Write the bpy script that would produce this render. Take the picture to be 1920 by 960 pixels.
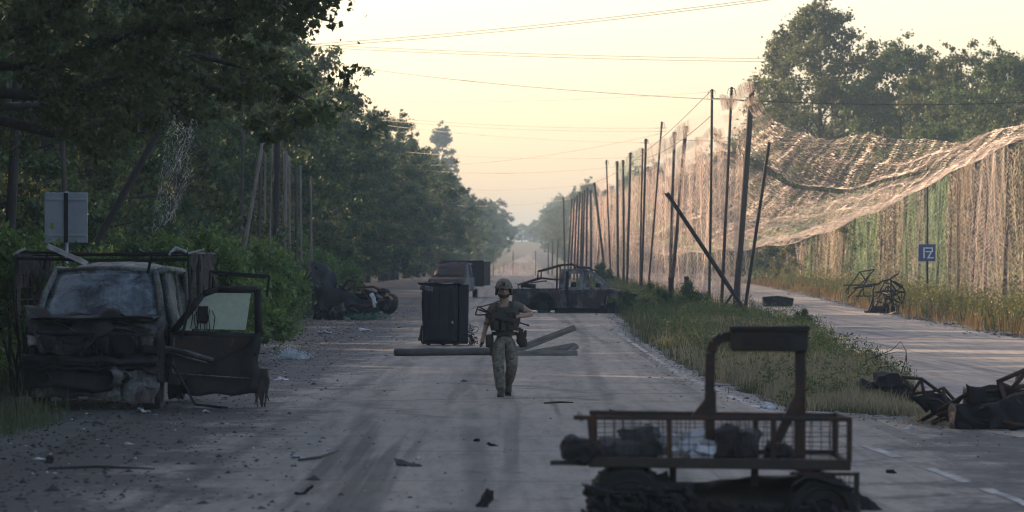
import bpy, bmesh, math, random
import numpy as np
from mathutils import Vector, Matrix, Euler

scene = bpy.context.scene
for o in list(bpy.data.objects):
    bpy.data.objects.remove(o)

# ------------------------------------------------------------------ camera
F_PX, CAM_H, HOR = 8000.0, 2.03, 500.0       # focal length in photo pixels, eye height, eye level row
cam_data = bpy.data.cameras.new('camera')
cam = bpy.data.objects.new('camera', cam_data)
scene.collection.objects.link(cam)
cam.location = (0, 0, CAM_H)
cam.rotation_euler = (math.radians(90), 0, 0)
cam_data.sensor_width = 36.0
cam_data.lens = 36.0 * F_PX / 1920.0
cam_data.shift_y = (HOR - 480.0) / 1920.0
cam_data.clip_start = 0.5
cam_data.clip_end = 12000
cam_data.dof.use_dof = True
cam_data.dof.focus_distance = 85.0
cam_data.dof.aperture_fstop = 4.2
scene.camera = cam

# ------------------------------------------------------------------ world, sun, exposure
SUN_EL, SUN_AZ = math.radians(18.5), math.radians(-50.0)    # azimuth from +Y towards +X
world = bpy.data.worlds.new('World')
scene.world = world
world.use_nodes = True
wn, wl = world.node_tree.nodes, world.node_tree.links
bg = wn['Background']
sky = wn.new('ShaderNodeTexSky')
sky.sky_type = 'NISHITA'
sky.sun_disc = False
sky.sun_elevation = SUN_EL
sky.sun_rotation = SUN_AZ
sky.altitude = 100
sky.air_density = 1.0
sky.dust_density = 2.6
sky.ozone_density = 1.0
tint = wn.new('ShaderNodeMix'); tint.data_type = 'RGBA'; tint.blend_type = 'MULTIPLY'
tint.inputs[0].default_value = 1.0
tint.inputs[7].default_value = (1.0, 0.92, 0.92, 1)
wl.new(sky.outputs[0], tint.inputs[6])
wl.new(tint.outputs[2], bg.inputs[0])
bg.inputs[1].default_value = 0.15

sun_data = bpy.data.lights.new('sun', 'SUN')
sun_data.energy = 5.0
sun_data.angle = math.radians(0.8)
sun_data.color = (1.0, 0.70, 0.44)
sun = bpy.data.objects.new('sun', sun_data)
scene.collection.objects.link(sun)
sd = Vector((math.sin(SUN_AZ) * math.cos(SUN_EL), math.cos(SUN_AZ) * math.cos(SUN_EL), math.sin(SUN_EL)))
sun.rotation_euler = sd.to_track_quat('Z', 'Y').to_euler()

scene.view_settings.view_transform = 'Standard'
scene.view_settings.look = 'None'
scene.view_settings.gamma = 1.0
scene.view_settings.use_curve_mapping = False
scene.view_settings.exposure = 0.98
scene.render.engine = 'CYCLES'
scene.cycles.use_denoising = True
scene.cycles.max_bounces = 6
scene.cycles.transparent_max_bounces = 8
scene.cycles.volume_bounces = 0
scene.cycles.filter_width = 1.1
scene.cycles.sample_clamp_indirect = 4.0

rng = np.random.default_rng(7)
random.seed(7)
COL = scene.collection

# ------------------------------------------------------------------ terrain
_TY = np.array([-50, 0, 170, 250, 340, 484, 650, 780, 900, 1150, 1500, 1900, 2600, 6000], float)
_TZ = np.array([0, 0, 0, .28, .62, .78, 1.0, 1.5, 2.6, 5.6, 10.6, 13.0, 14.0, 14.0], float)
def _pchip(x, xs, ys):
    h = np.diff(xs); d = np.diff(ys) / h
    m = np.zeros_like(ys)
    for i in range(1, len(xs) - 1):
        if d[i-1] * d[i] > 0:
            w1 = 2*h[i] + h[i-1]; w2 = h[i] + 2*h[i-1]
            m[i] = (w1 + w2) / (w1/d[i-1] + w2/d[i])
    x = np.clip(x, xs[0], xs[-1])
    k = np.clip(np.searchsorted(xs, x) - 1, 0, len(h) - 1)
    t = (x - xs[k]) / h[k]
    return ((2*t**3 - 3*t**2 + 1)*ys[k] + (t**3 - 2*t**2 + t)*h[k]*m[k] + (-2*t**3 + 3*t**2)*ys[k+1] + (t**3 - t**2)*h[k]*m[k+1])
def sstep(a, b, x):
    t = np.clip((x - a) / (b - a), 0, 1)
    return t*t*(3 - 2*t)
def base_z(Y):
    return _pchip(np.asarray(Y, float), _TY, _TZ)
def wob(X, Y, s=1.0):
    return (np.sin(X*.9*s + 1.3) * np.sin(Y*.31*s + .4) + .6*np.sin(X*2.1*s + Y*.53*s) + .4*np.sin(X*.37*s - Y*1.17*s + 2.)) / 2.0
_RY = [0, 30, 41, 50, 60, 80, 125, 165, 300, 600, 800, 1000, 1600, 2600]
def edge_right(Y):      # right edge of the main carriageway
    return np.interp(Y, _RY, [14, 13, 12, 9.5, 3.9, 3.45, 3.5, 4.3, 4.6, 5.2, 6.5, 10, 26, 60])
def edge_left(Y):
    return np.interp(Y, _RY, [-5.3, -5.3, -5.2, -5.1, -5.0, -5.0, -5.2, -5.4, -5.4, -4.4, -2.5, 1, 16, 48])
def side_left(Y):       # left edge of the second carriageway
    return np.interp(Y, [30, 52, 75, 85, 136, 163, 232, 340, 600], [4.6, 5.2, 6.9, 7.4, 9.6, 9.9, 10.2, 10.2, 9.5])
def side_right(Y):
    return np.interp(Y, [30, 74, 117, 163, 250, 340, 600], [12.8, 13.2, 14.2, 15.4, 17.6, 19.2, 17.0])
def gz(X, Y):
    X = np.asarray(X, float); Y = np.asarray(Y, float)
    z = base_z(Y)
    er, el, sl, sr = edge_right(Y), edge_left(Y), side_left(Y), side_right(Y)
    z = z + .12 * sstep(-7.0, -10.0, X) + .9 * sstep(-10, -24, X)
    med = np.clip(np.minimum(X - er - .3, sl - .2 - X), 0, 1.2) * (Y > 50)
    z = z + .05 * med
    z = z + .18 * sstep(0, 3, X - sr - .4) + .03 * wob(X, Y) * np.clip(np.maximum(med, np.maximum(el - X - .8, X - sr - .6)), 0, 1)
    return z
def gzf(X, Y):
    return float(gz(X, Y))
def at(x, y, D):
    """photo column / row seen at distance D -> a point in the place"""
    return Vector(((x - 960.0) / F_PX * D, D, CAM_H + (HOR - y) / F_PX * D))
def onground(x, D, dz=0.0):
    X = (x - 960.0) / F_PX * D
    return Vector((X, D, gzf(X, D) + dz))

# ------------------------------------------------------------------ object helpers
def tag(o, label=None, cat=None, group=None, kind=None):
    if label: o['label'] = label
    if cat: o['category'] = cat
    if group: o['group'] = group
    if kind: o['kind'] = kind
    return o
def thing(name, label, cat, loc=(0, 0, 0), rot=(0, 0, 0), group=None):
    o = bpy.data.objects.new(name, None)
    o.empty_display_size = .2
    COL.objects.link(o)
    o.location = loc
    o.rotation_euler = rot
    return tag(o, label, cat, group)
def link(name, me, parent=None):
    o = bpy.data.objects.new(name, me)
    COL.objects.link(o)
    if parent is not None:
        o.parent = parent
    return o
def np_mesh(name, V, Fc, mat=None, smooth=False):
    """V (n,3), Fc (m,k) with equal k"""
    V = np.ascontiguousarray(V, np.float32); Fc = np.ascontiguousarray(Fc, np.int32)
    me = bpy.data.meshes.new(name)
    me.vertices.add(len(V)); me.vertices.foreach_set('co', V.ravel())
    m, k = Fc.shape
    me.loops.add(m*k); me.loops.foreach_set('vertex_index', Fc.ravel())
    me.polygons.add(m)
    me.polygons.foreach_set('loop_start', np.arange(0, m*k, k, dtype=np.int32))
    me.polygons.foreach_set('loop_total', np.full(m, k, np.int32))
    if smooth:
        me.polygons.foreach_set('use_smooth', np.ones(m, bool))
    me.update(calc_edges=True)
    if mat: me.materials.append(mat)
    return me
def rotm(rot):
    return Euler(rot).to_matrix() if rot is not None else Matrix.Identity(3)

class MB:
    def __init__(self):
        self.v, self.f = [], []
    def add(self, vs, fs):
        n = len(self.v)
        self.v += [tuple(p) for p in vs]
        self.f += [tuple(i + n for i in f) for f in fs]
        return self
    def box(self, c, s, rot=None, jit=0.0):
        R = rotm(rot); c = Vector(c); vs = []
        for dx in (-.5, .5):
            for dy in (-.5, .5):
                for dz in (-.5, .5):
                    p = Vector((dx*s[0], dy*s[1], dz*s[2]))
                    if jit: p += Vector([random.uniform(-jit, jit) for _ in range(3)])
                    vs.append(c + R @ p)
        return self.add(vs, [(0,1,3,2), (4,6,7,5), (0,4,5,1), (2,3,7,6), (0,2,6,4), (1,5,7,3)])
    def cbox(self, c, s, b=.02, rot=None, jit=0.0):
        """box with chamfered edges"""
        bm = bmesh.new(); bmesh.ops.create_cube(bm, size=1)
        for v in bm.verts:
            v.co = Vector((v.co.x*s[0], v.co.y*s[1], v.co.z*s[2]))
        bmesh.ops.bevel(bm, geom=bm.edges[:], offset=min(b, min(s)*.45), segments=2, affect='EDGES', profile=.6)
        R = rotm(rot); c = Vector(c)
        bm.verts.index_update()
        vs = [c + R @ (v.co + Vector([random.uniform(-jit, jit) for _ in range(3)]) if jit else v.co) for v in bm.verts]
        fs = [[v.index for v in f.verts] for f in bm.faces]
        bm.free()
        return self.add(vs, fs)
    def tube(self, pts, r, n=7, caps=True):
        pts = [Vector(p) for p in pts]
        if not hasattr(r, '__len__'): r = [r]*len(pts)
        vs, fs = [], []
        prev = None
        for i, p in enumerate(pts):
            t = (pts[min(i+1, len(pts)-1)] - pts[max(i-1, 0)])
            if t.length < 1e-9: t = Vector((0, 0, 1))
            t.normalize()
            if prev is None:
                a = t.orthogonal().normalized()
            else:
                a = (prev - t*prev.dot(t))
                a = a.normalized() if a.length > 1e-6 else t.orthogonal().normalized()
            prev = a
            b = t.cross(a)
            for k in range(n):
                q = 2*math.pi*k/n
                vs.append(p + (a*math.cos(q) + b*math.sin(q))*r[i])
        for i in range(len(pts)-1):
            for k in range(n):
                k2 = (k+1) % n
                fs.append((i*n+k, i*n+k2, (i+1)*n+k2, (i+1)*n+k))
        if caps:
            fs.append(tuple(range(n-1, -1, -1))); fs.append(tuple((len(pts)-1)*n + k for k in range(n)))
        return self.add(vs, fs)
    def prism(self, poly, y0, y1, axis='y'):
        """poly of 2d points (x,z) extruded along y (or axis x: points (y,z))"""
        n = len(poly); vs = []
        for t in (y0, y1):
            for a, b in poly:
                vs.append((a, t, b) if axis == 'y' else ((t, a, b) if axis == 'x' else (a, b, t)))
        fs = [tuple(range(n-1, -1, -1)), tuple(range(n, 2*n))]
        for i in range(n):
            j = (i+1) % n
            fs.append((i, j, n+j, n+i))
        return self.add(vs, fs)
    def sheet(self, fn, nu, nv, th=.004):
        """surface fn(u,v) with a back side"""
        P = [[Vector(fn(i/nu, j/nv)) for j in range(nv+1)] for i in range(nu+1)]
        vs, back = [], []
        for i in range(nu+1):
            for j in range(nv+1):
                du = P[min(i+1, nu)][j] - P[max(i-1, 0)][j]
                dv = P[i][min(j+1, nv)] - P[i][max(j-1, 0)]
                nn = du.cross(dv)
                nn = nn.normalized() if nn.length > 1e-9 else Vector((0, 0, 1))
                vs.append(P[i][j] + nn*th*.5); back.append(P[i][j] - nn*th*.5)
        m = len(vs); w = nv+1; fs = []
        for i in range(nu):
            for j in range(nv):
                a, b, c, d = i*w+j, (i+1)*w+j, (i+1)*w+j+1, i*w+j+1
                fs.append((a, b, c, d)); fs.append((m+d, m+c, m+b, m+a))
        rim = [(i, 0) for i in range(nu)] + [(nu, j) for j in range(nv)] + [(i, nv) for i in range(nu, 0, -1)] + [(0, j) for j in range(nv, 0, -1)]
        for k in range(len(rim)):
            a = rim[k][0]*w + rim[k][1]; b = rim[(k+1) % len(rim)][0]*w + rim[(k+1) % len(rim)][1]
            fs.append((b, a, m+a, m+b))
        return self.add(vs + back, fs)
    def lathe(self, prof, c, axis='z', n=20, caps=False):
        """prof of (r, h)"""
        c = Vector(c); vs, fs = [], []
        for r, h in prof:
            for k in range(n):
                q = 2*math.pi*k/n
                a, b = r*math.cos(q), r*math.sin(q)
                vs.append(c + Vector({'z': (a, b, h), 'y': (a, h, b), 'x': (h, a, b)}[axis]))
        for i in range(len(prof)-1):
            for k in range(n):
                k2 = (k+1) % n
                fs.append((i*n+k, i*n+k2, (i+1)*n+k2, (i+1)*n+k))
        if caps:
            fs.append(tuple(range(n-1, -1, -1))); fs.append(tuple((len(prof)-1)*n+k for k in range(n)))
        return self.add(vs, fs)
    def crumple(self, amp, sc=3.0, seed=0):
        self.v = [tuple(crush(p, amp, sc, seed)) for p in self.v]
        return self
    def islands(self):
        par = list(range(len(self.v)))
        def find(a):
            while par[a] != a:
                par[a] = par[par[a]]; a = par[a]
            return a
        for f in self.f:
            r0 = find(f[0])
            for i in f[1:]: par[find(i)] = r0
        out = {}
        for f in self.f:
            m = out.setdefault(find(f[0]), (MB(), {}))
            b, mp = m
            for i in f:
                if i not in mp: mp[i] = len(b.v); b.v.append(self.v[i])
            b.f.append(tuple(mp[i] for i in f))
        return [m[0] for m in out.values()]
    def build_each(self, name, mat, parent, smooth=False):
        """every separate piece becomes a part of its own"""
        return [b.build(name, mat, parent, smooth) for b in self.islands()]
    def build(self, name, mat, parent=None, smooth=False, loc=None, bevel=0.0):
        me = bpy.data.meshes.new(name)
        me.from_pydata(self.v, [], self.f)
        if smooth:
            me.polygons.foreach_set('use_smooth', [True]*len(me.polygons))
        me.update()
        if mat: me.materials.append(mat)
        o = link(name, me, parent)
        if loc is not None: o.location = loc
        if bevel:
            b = o.modifiers.new('bevel', 'BEVEL'); b.width = bevel; b.segments = 2; b.limit_method = 'ANGLE'
        return o
from mathutils import noise as mnoise
def crush(p, amp, sc=3.0, seed=0):
    p = Vector(p)
    q = p*sc + Vector((seed*7.1, seed*3.3, seed*1.7))
    return p + Vector((mnoise.noise(q), mnoise.noise(q + Vector((31, 7, 3))), mnoise.noise(q + Vector((5, 57, 13)))))*amp
ORD = ['nearest', 'second', 'third', 'fourth', 'fifth', 'sixth', 'seventh', 'eighth', 'ninth', 'tenth', 'eleventh', 'twelfth', 'thirteenth',
       'fourteenth', 'fifteenth', 'sixteenth', 'seventeenth', 'eighteenth', 'nineteenth', 'twentieth', 'twenty-first', 'twenty-second', 'twenty-third',
       'twenty-fourth', 'twenty-fifth', 'twenty-sixth', 'twenty-seventh', 'twenty-eighth']
# ------------------------------------------------------------------ materials
MATS = {}
def new_mat(name):
    m = bpy.data.materials.new(name); m.use_nodes = True
    MATS[name] = m
    nt = m.node_tree
    return m, nt, nt.nodes, nt.links, nt.nodes['Principled BSDF']
def ramp(nodes, stops, interp='LINEAR'):
    r = nodes.new('ShaderNodeValToRGB'); e = r.color_ramp.elements
    r.color_ramp.interpolation = interp
    while len(e) < len(stops): e.new(.5)
    for el, (p, c) in zip(e, stops):
        el.position = p
        el.color = (c, c, c, 1) if not hasattr(c, '__len__') else (*c, 1)
    return r
def noise_tex(nodes, links, scale, detail=4, rough=.6, coord='Object', stretch=(1, 1, 1), dist=0.0, off=(0, 0, 0)):
    tc = nodes.new('ShaderNodeTexCoord'); mp = nodes.new('ShaderNodeMapping')
    mp.inputs['Scale'].default_value = stretch
    mp.inputs['Location'].default_value = off
    links.new(tc.outputs[coord], mp.inputs[0])
    n = nodes.new('ShaderNodeTexNoise')
    n.inputs['Scale'].default_value = scale; n.inputs['Detail'].default_value = detail
    n.inputs['Roughness'].default_value = rough; n.inputs['Distortion'].default_value = dist
    links.new(mp.outputs[0], n.inputs['Vector'])
    return n
def mix(nodes, links, fac, a, b, mode='MIX'):
    m = nodes.new('ShaderNodeMix'); m.data_type = 'RGBA'; m.blend_type = mode
    for sock, val in ((m.inputs[0], fac), (m.inputs[6], a), (m.inputs[7], b)):
        if hasattr(val, 'is_linked'): links.new(val, sock)
        elif hasattr(val, '__len__'): sock.default_value = (*val, 1)
        else: sock.default_value = val
    return m.outputs[2]
def math_n(nodes, links, op, a, b=None, clamp=False):
    m = nodes.new('ShaderNodeMath'); m.operation = op; m.use_clamp = clamp
    for sock, val in ((m.inputs[0], a), (m.inputs[1], b)):
        if val is None: continue
        if hasattr(val, 'is_linked'): links.new(val, sock)
        else: sock.default_value = val
    return m.outputs[0]
def sine_of(N, L, sock, w, ph):
    m = N.new('ShaderNodeMath'); m.operation = 'MULTIPLY_ADD'; L.new(sock, m.inputs[0]); m.inputs[1].default_value = w; m.inputs[2].default_value = ph
    return math_n(N, L, 'SINE', m.outputs[0])
def bump(nodes, links, b, height, strength=.4, dist=.02):
    n = nodes.new('ShaderNodeBump'); n.inputs['Strength'].default_value = strength; n.inputs['Distance'].default_value = dist
    links.new(height, n.inputs['Height']); links.new(n.outputs[0], b.inputs['Normal'])

def burnt(name, dark=(.010, .010, .012), rust=(.055, .026, .014), ash=(.16, .16, .165), rust_at=.56, ash_at=.64, rough=.65, scale=2.2, off=(0, 0, 0), soot_rough=.5):
    """fire-blackened sheet steel with rust and ash patches"""
    m, nt, N, L, b = new_mat(name)
    n1 = noise_tex(N, L, scale, 6, .65, off=off); n2 = noise_tex(N, L, scale*1.7, 8, .7, off=(off[0]+5, off[1]+3, off[2]), stretch=(1, 1, .6)); n3 = noise_tex(N, L, scale*14, 4, .6)
    r1 = ramp(N, [(rust_at-.07, 0.0), (rust_at+.06, 1.0)]); L.new(n1.outputs[0], r1.inputs[0])
    r2 = ramp(N, [(ash_at-.05, 0.0), (ash_at+.10, 1.0)]); L.new(n2.outputs[0], r2.inputs[0])
    c = mix(N, L, r1.outputs[0], dark, rust)
    c = mix(N, L, math_n(N, L, 'MULTIPLY', r2.outputs[0], n3.outputs[0]), c, ash)
    v = mix(N, L, .35, c, mix(N, L, n3.outputs[0], (0, 0, 0), c, 'MIX'))
    L.new(v, b.inputs['Base Color'])
    rr = ramp(N, [(0.3, soot_rough), (.7, .9)]); L.new(n1.outputs[0], rr.inputs[0]); L.new(rr.outputs[0], b.inputs['Roughness'])
    b.inputs['Metallic'].default_value = .15
    bump(N, L, b, n3.outputs[0], .35, .01)
    return m
def plain(name, col, rough=.7, var=.35, scale=6.0, stretch=(1, 1, 1), metallic=0.0, bumps=.3, col2=None, detail=5, coord='Object'):
    m, nt, N, L, b = new_mat(name)
    n = noise_tex(N, L, scale, detail, .65, stretch=stretch, coord=coord)
    lo = col2 if col2 else tuple(c*(1-var) for c in col); hi = col if col2 else tuple(min(1, c*(1+var)) for c in col)
    r = ramp(N, [(.33, lo), (.67, hi)]); L.new(n.outputs[0], r.inputs[0])
    L.new(r.outputs[0], b.inputs['Base Color'])
    b.inputs['Roughness'].default_value = rough; b.inputs['Metallic'].default_value = metallic
    if bumps: bump(N, L, b, n.outputs[0], bumps, .01)
    return m
def leafy(name, cols, trans=.45, rough=.5, patch=.35, patch_cols=None, spec=.3):
    """foliage: every leaf its own tone, light passing through"""
    m, nt, N, L, b = new_mat(name)
    g = N.new('ShaderNodeNewGeometry')
    r = ramp(N, [(i/(len(cols)-1), c) for i, c in enumerate(cols)]); L.new(g.outputs['Random Per Island'], r.inputs[0])
    col = r.outputs[0]
    if patch_cols:
        n = noise_tex(N, L, patch, 3, .6); rr = ramp(N, [(.42, 0.0), (.6, 1.0)]); L.new(n.outputs[0], rr.inputs[0])
        col = mix(N, L, rr.outputs[0], col, patch_cols)
    L.new(col, b.inputs['Base Color'])
    b.inputs['Roughness'].default_value = rough
    b.inputs['Specular IOR Level'].default_value = spec
    t = N.new('ShaderNodeBsdfTranslucent'); L.new(mix(N, L, .4, col, (.10, .125, .045), 'MIX'), t.inputs[0])
    ms = N.new('ShaderNodeMixShader'); ms.inputs[0].default_value = trans
    L.new(b.outputs[0], ms.inputs[1]); L.new(t.outputs[0], ms.inputs[2])
    L.new(ms.outputs[0], N['Material Output'].inputs[0])
    return m

# asphalt ------------------------------------------------------
def asphalt(name, base, light, track, stain_side=True, warm=(.24, .20, .16), px=1.0):
    m, nt, N, L, b = new_mat(name)
    fine = noise_tex(N, L, 38, 3, .7)
    mid = noise_tex(N, L, .8, 9, .68, stretch=(1, .14, 1))
    lanes = noise_tex(N, L, 1.05, 5, .55, stretch=(1, .018, 1), dist=.15)
    c = mix(N, L, mid.outputs[0], base, light)
    rl = ramp(N, [(.38, 0.0), (.62, 1.0)]); L.new(lanes.outputs[0], rl.inputs[0])
    c = mix(N, L, math_n(N, L, 'MULTIPLY', rl.outputs[0], .55), c, warm)
    tl = noise_tex(N, L, 1.9, 4, .5, stretch=(1, .012, 1), dist=.1, off=(3, 2, 0))
    rt = ramp(N, [(.54, 0.0), (.60, 1.0)]); L.new(tl.outputs[0], rt.inputs[0])
    brk = noise_tex(N, L, .6, 4, .6, stretch=(1, .03, 1)); rb = ramp(N, [(.42, 0.0), (.6, 1.0)]); L.new(brk.outputs[0], rb.inputs[0])
    c = mix(N, L, math_n(N, L, 'MULTIPLY', math_n(N, L, 'MULTIPLY', rt.outputs[0], rb.outputs[0]), .85), c, track)
    # cracks running across
    vo = N.new('ShaderNodeTexVoronoi'); vo.feature = 'DISTANCE_TO_EDGE'; vo.inputs['Scale'].default_value = .17
    tc = N.new('ShaderNodeTexCoord'); mp = N.new('ShaderNodeMapping'); mp.inputs['Scale'].default_value = (.35, 1, 1)
    L.new(tc.outputs['Object'], mp.inputs[0])
    nd = N.new('ShaderNodeTexNoise'); nd.inputs['Scale'].default_value = 1.3; nd.inputs['Detail'].default_value = 5
    L.new(mp.outputs[0], nd.inputs['Vector'])
    va = N.new('ShaderNodeVectorMath'); va.operation = 'MULTIPLY_ADD'; va.inputs[1].default_value = (.5, .5, .5)
    L.new(nd.outputs['Color'], va.inputs[0]); L.new(mp.outputs[0], va.inputs[2]); L.new(va.outputs[0], vo.inputs['Vector'])
    rc = ramp(N, [(.0, 1.0), (.014, 0.0)]); L.new(vo.outputs['Distance'], rc.inputs[0])
    c = mix(N, L, math_n(N, L, 'MULTIPLY', rc.outputs[0], .55), c, (.016, .016, .017))
    sk = noise_tex(N, L, 5, 8, .75, stretch=(1, .08, 1), off=(7, 1, 0)); rk = ramp(N, [(.34, .62), (.56, 1.0)]); L.new(sk.outputs[0], rk.inputs[0])
    c = mix(N, L, 1.0, c, rk.outputs[0], 'MULTIPLY')
    # tyre tracks: a few pairs that wander along the lanes
    sx = N.new('ShaderNodeSeparateXYZ'); L.new(tc.outputs['Object'], sx.inputs[0])
    pat = noise_tex(N, L, 1.4, 5, .65, stretch=(1, .10, 1), off=(2, 9, 0)); rp = ramp(N, [(.36, 0.0), (.58, 1.0)]); L.new(pat.outputs[0], rp.inputs[0])
    for a_, k_, m_, w_, p_, half in ((-1.75, -.002, .22, .055, .4, .13), (-.35, -.002, .22, .055, .4, .12), (1.5, .004, .30, .038, 1.9, .12), (2.9, .004, .30, .038, 1.9, .11), (-3.1, .006, .25, .05, 3.0, .12)):
        sn = math_n(N, L, 'MULTIPLY', sine_of(N, L, sx.outputs[1], w_, p_), m_)
        fx = math_n(N, L, 'ADD', math_n(N, L, 'ADD', math_n(N, L, 'MULTIPLY', sx.outputs[1], k_), a_), sn)
        dd = math_n(N, L, 'ABSOLUTE', math_n(N, L, 'SUBTRACT', sx.outputs[0], fx))
        mm = N.new('ShaderNodeMapRange'); mm.interpolation_type = 'SMOOTHSTEP'; mm.inputs[1].default_value = half*1.7; mm.inputs[2].default_value = half*.4; L.new(dd, mm.inputs[0])
        c = mix(N, L, math_n(N, L, 'MULTIPLY', math_n(N, L, 'MULTIPLY', mm.outputs[0], rp.outputs[0]), .62), c, track)
    # soot and spilled dirt: blotches that thin out from the burnt wrecks at the left
    if stain_side:
        sp = N.new('ShaderNodeSeparateXYZ'); L.new(tc.outputs['Object'], sp.inputs[0])
        mr = N.new('ShaderNodeMapRange'); mr.inputs[1].default_value = -1.0; mr.inputs[2].default_value = -5.2; mr.inputs[3].default_value = -.16; mr.inputs[4].default_value = .26
        L.new(sp.outputs[0], mr.inputs[0])
        mr2 = N.new('ShaderNodeMapRange'); mr2.inputs[1].default_value = 52.; mr2.inputs[2].default_value = 30.; mr2.inputs[3].default_value = 0; mr2.inputs[4].default_value = .13
        L.new(sp.outputs[1], mr2.inputs[0])
        s1 = noise_tex(N, L, .75, 9, .68, stretch=(1, .55, 1), off=(1, 4, 0))
        s2 = noise_tex(N, L, 9, 6, .75, stretch=(1, .5, 1))
        ss = math_n(N, L, 'ADD', math_n(N, L, 'MULTIPLY', s1.outputs[0], .7), math_n(N, L, 'MULTIPLY', s2.outputs[0], .3))
        ss = math_n(N, L, 'ADD', ss, math_n(N, L, 'MAXIMUM', mr.outputs[0], math_n(N, L, 'SUBTRACT', mr2.outputs[0], .1)))
        mr3 = N.new('ShaderNodeMapRange'); mr3.inputs[1].default_value = 3.1; mr3.inputs[2].default_value = 6.0; mr3.inputs[3].default_value = 0; mr3.inputs[4].default_value = .24
        L.new(sp.outputs[0], mr3.inputs[0]); ss = math_n(N, L, 'ADD', ss, mr3.outputs[0])
        rs = ramp(N, [(.51, 0.0), (.62, 1.0)]); L.new(ss, rs.inputs[0])
        c = mix(N, L, math_n(N, L, 'MULTIPLY', rs.outputs[0], .88), c, (.022, .022, .025))
    c = mix(N, L, .5, c, mix(N, L, fine.outputs[0], (.0, .0, .0), c), 'MIX')
    hs = N.new('ShaderNodeHueSaturation'); hs.inputs['Value'].default_value = 1.35; hs.inputs['Saturation'].default_value = 1.0; L.new(c, hs.inputs['Color'])
    L.new(hs.outputs[0], b.inputs['Base Color'])
    b.inputs['Roughness'].default_value = .82
    b.inputs['Specular IOR Level'].default_value = .35
    bump(N, L, b, fine.outputs[0], .5, .012)
    return m
asphalt('asphalt', (.13, .117, .10), (.285, .255, .212), (.042, .039, .036), warm=(.34, .29, .228))
asphalt('asphalt_side', (.15, .143, .135), (.27, .25, .225), (.09, .085, .08), stain_side=False, warm=(.40, .33, .25))
plain('dirt', (.085, .078, .07), .95, scale=1.6, col2=(.035, .033, .032), detail=9, bumps=.8)
def ground_mat():
    m, nt, N, L, b = new_mat('earth')
    n = noise_tex(N, L, .35, 8, .68); n2 = noise_tex(N, L, 7, 5, .7)
    r = ramp(N, [(.36, (.038, .046, .02)), (.5, (.06, .062, .032)), (.64, (.12, .098, .062))]); L.new(n.outputs[0], r.inputs[0])
    c = mix(N, L, n2.outputs[0], mix(N, L, .6, r.outputs[0], (.01, .012, .008)), r.outputs[0])
    L.new(c, b.inputs['Base Color']); b.inputs['Roughness'].default_value = .95
    bump(N, L, b, n2.outputs[0], .7, .05)
ground_mat()
def paint_mat():
    m, nt, N, L, b = new_mat('road_paint')
    n = noise_tex(N, L, 9, 6, .75); n2 = noise_tex(N, L, 1.1, 4, .6)
    r = ramp(N, [(.44, (.13, .127, .12)), (.60, (.42, .41, .38))]); L.new(math_n(N, L, 'ADD', math_n(N, L, 'MULTIPLY', n.outputs[0], .6), math_n(N, L, 'MULTIPLY', n2.outputs[0], .42)), r.inputs[0])
    L.new(r.outputs[0], b.inputs['Base Color']); b.inputs['Roughness'].default_value = .8
paint_mat()
# metals, wood, cloth
burnt('burnt_black', rust_at=.63, ash_at=.70)
burnt('burnt_rust', dark=(.013, .011, .011), rust=(.075, .033, .017), rust_at=.47, ash_at=.68)
burnt('burnt_ash', dark=(.016, .016, .018), rust=(.06, .034, .022), ash=(.30, .31, .32), rust_at=.56, ash_at=.50, scale=1.5)
burnt('burnt_green', dark=(.03, .034, .03), rust=(.075, .045, .025), ash=(.33, .37, .33), rust_at=.60, ash_at=.44, scale=1.8)
burnt('burnt_white', dark=(.05, .05, .052), rust=(.085, .045, .026), ash=(.42, .42, .42), rust_at=.54, ash_at=.44, scale=1.4)
burnt('pickup_skin', dark=(.02, .017, .015), rust=(.06, .036, .024), ash=(.28, .28, .29), rust_at=.50, ash_at=.53, scale=1.6)
burnt('burnt_hood', dark=(.016, .013, .012), rust=(.045, .026, .018), ash=(.22, .21, .20), rust_at=.55, ash_at=.60, scale=3)
burnt('rusty_steel', dark=(.014, .010, .008), rust=(.07, .028, .013), ash=(.06, .035, .022), rust_at=.52, ash_at=.75, scale=5, rough=.8)
burnt('brown_panel', dark=(.013, .011, .009), rust=(.036, .025, .017), ash=(.06, .05, .04), rust_at=.48, ash_at=.66, scale=3)
burnt('box_black', dark=(.009, .009, .012), rust=(.014, .014, .02), ash=(.03, .03, .036), rust_at=.5, ash_at=.62, scale=2)
plain('char', (.012, .011, .011), .9, .5, 9)
plain('rubber', (.012, .012, .012), .85, .4, 12)
plain('wood_pole', (.085, .066, .052), .85, scale=3.5, stretch=(6, 6, .6), col2=(.035, .027, .022), bumps=.6)
plain('wood_pole_dark', (.04, .033, .028), .85, scale=3.5, stretch=(6, 6, .6), col2=(.014, .012, .011), bumps=.6)
plain('wood_pole_pale', (.24, .21, .175), .85, scale=3.5, stretch=(6, 6, .5), col2=(.11, .095, .08), bumps=.6)
plain('beam_grey', (.25, .225, .19), .9, scale=3, stretch=(.8, 6, 6), col2=(.10, .09, .078), bumps=.6)
plain('log_grey', (.095, .083, .07), .9, scale=4, stretch=(.7, 5, 5), col2=(.045, .04, .037), bumps=.7)
plain('sign_back', (.26, .29, .32), .5, .12, 2.5, metallic=.3, bumps=.05)
plain('sign_blue', (.02, .05, .17), .45, .2, 4, bumps=0)
plain('sign_white', (.62, .65, .7), .5, .15, 5, bumps=0)
plain('bark', (.05, .042, .034), .95, scale=5, stretch=(3, 3, .6), col2=(.018, .015, .013), bumps=.9)
plain('wire', (.03, .027, .022), .6, .1, 3, bumps=0)
plain('wire_pale', (.22, .17, .09), .5, .1, 3, bumps=0)
plain('scrap_pale', (.42, .43, .45), .6, .4, 7, bumps=.3)
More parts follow.
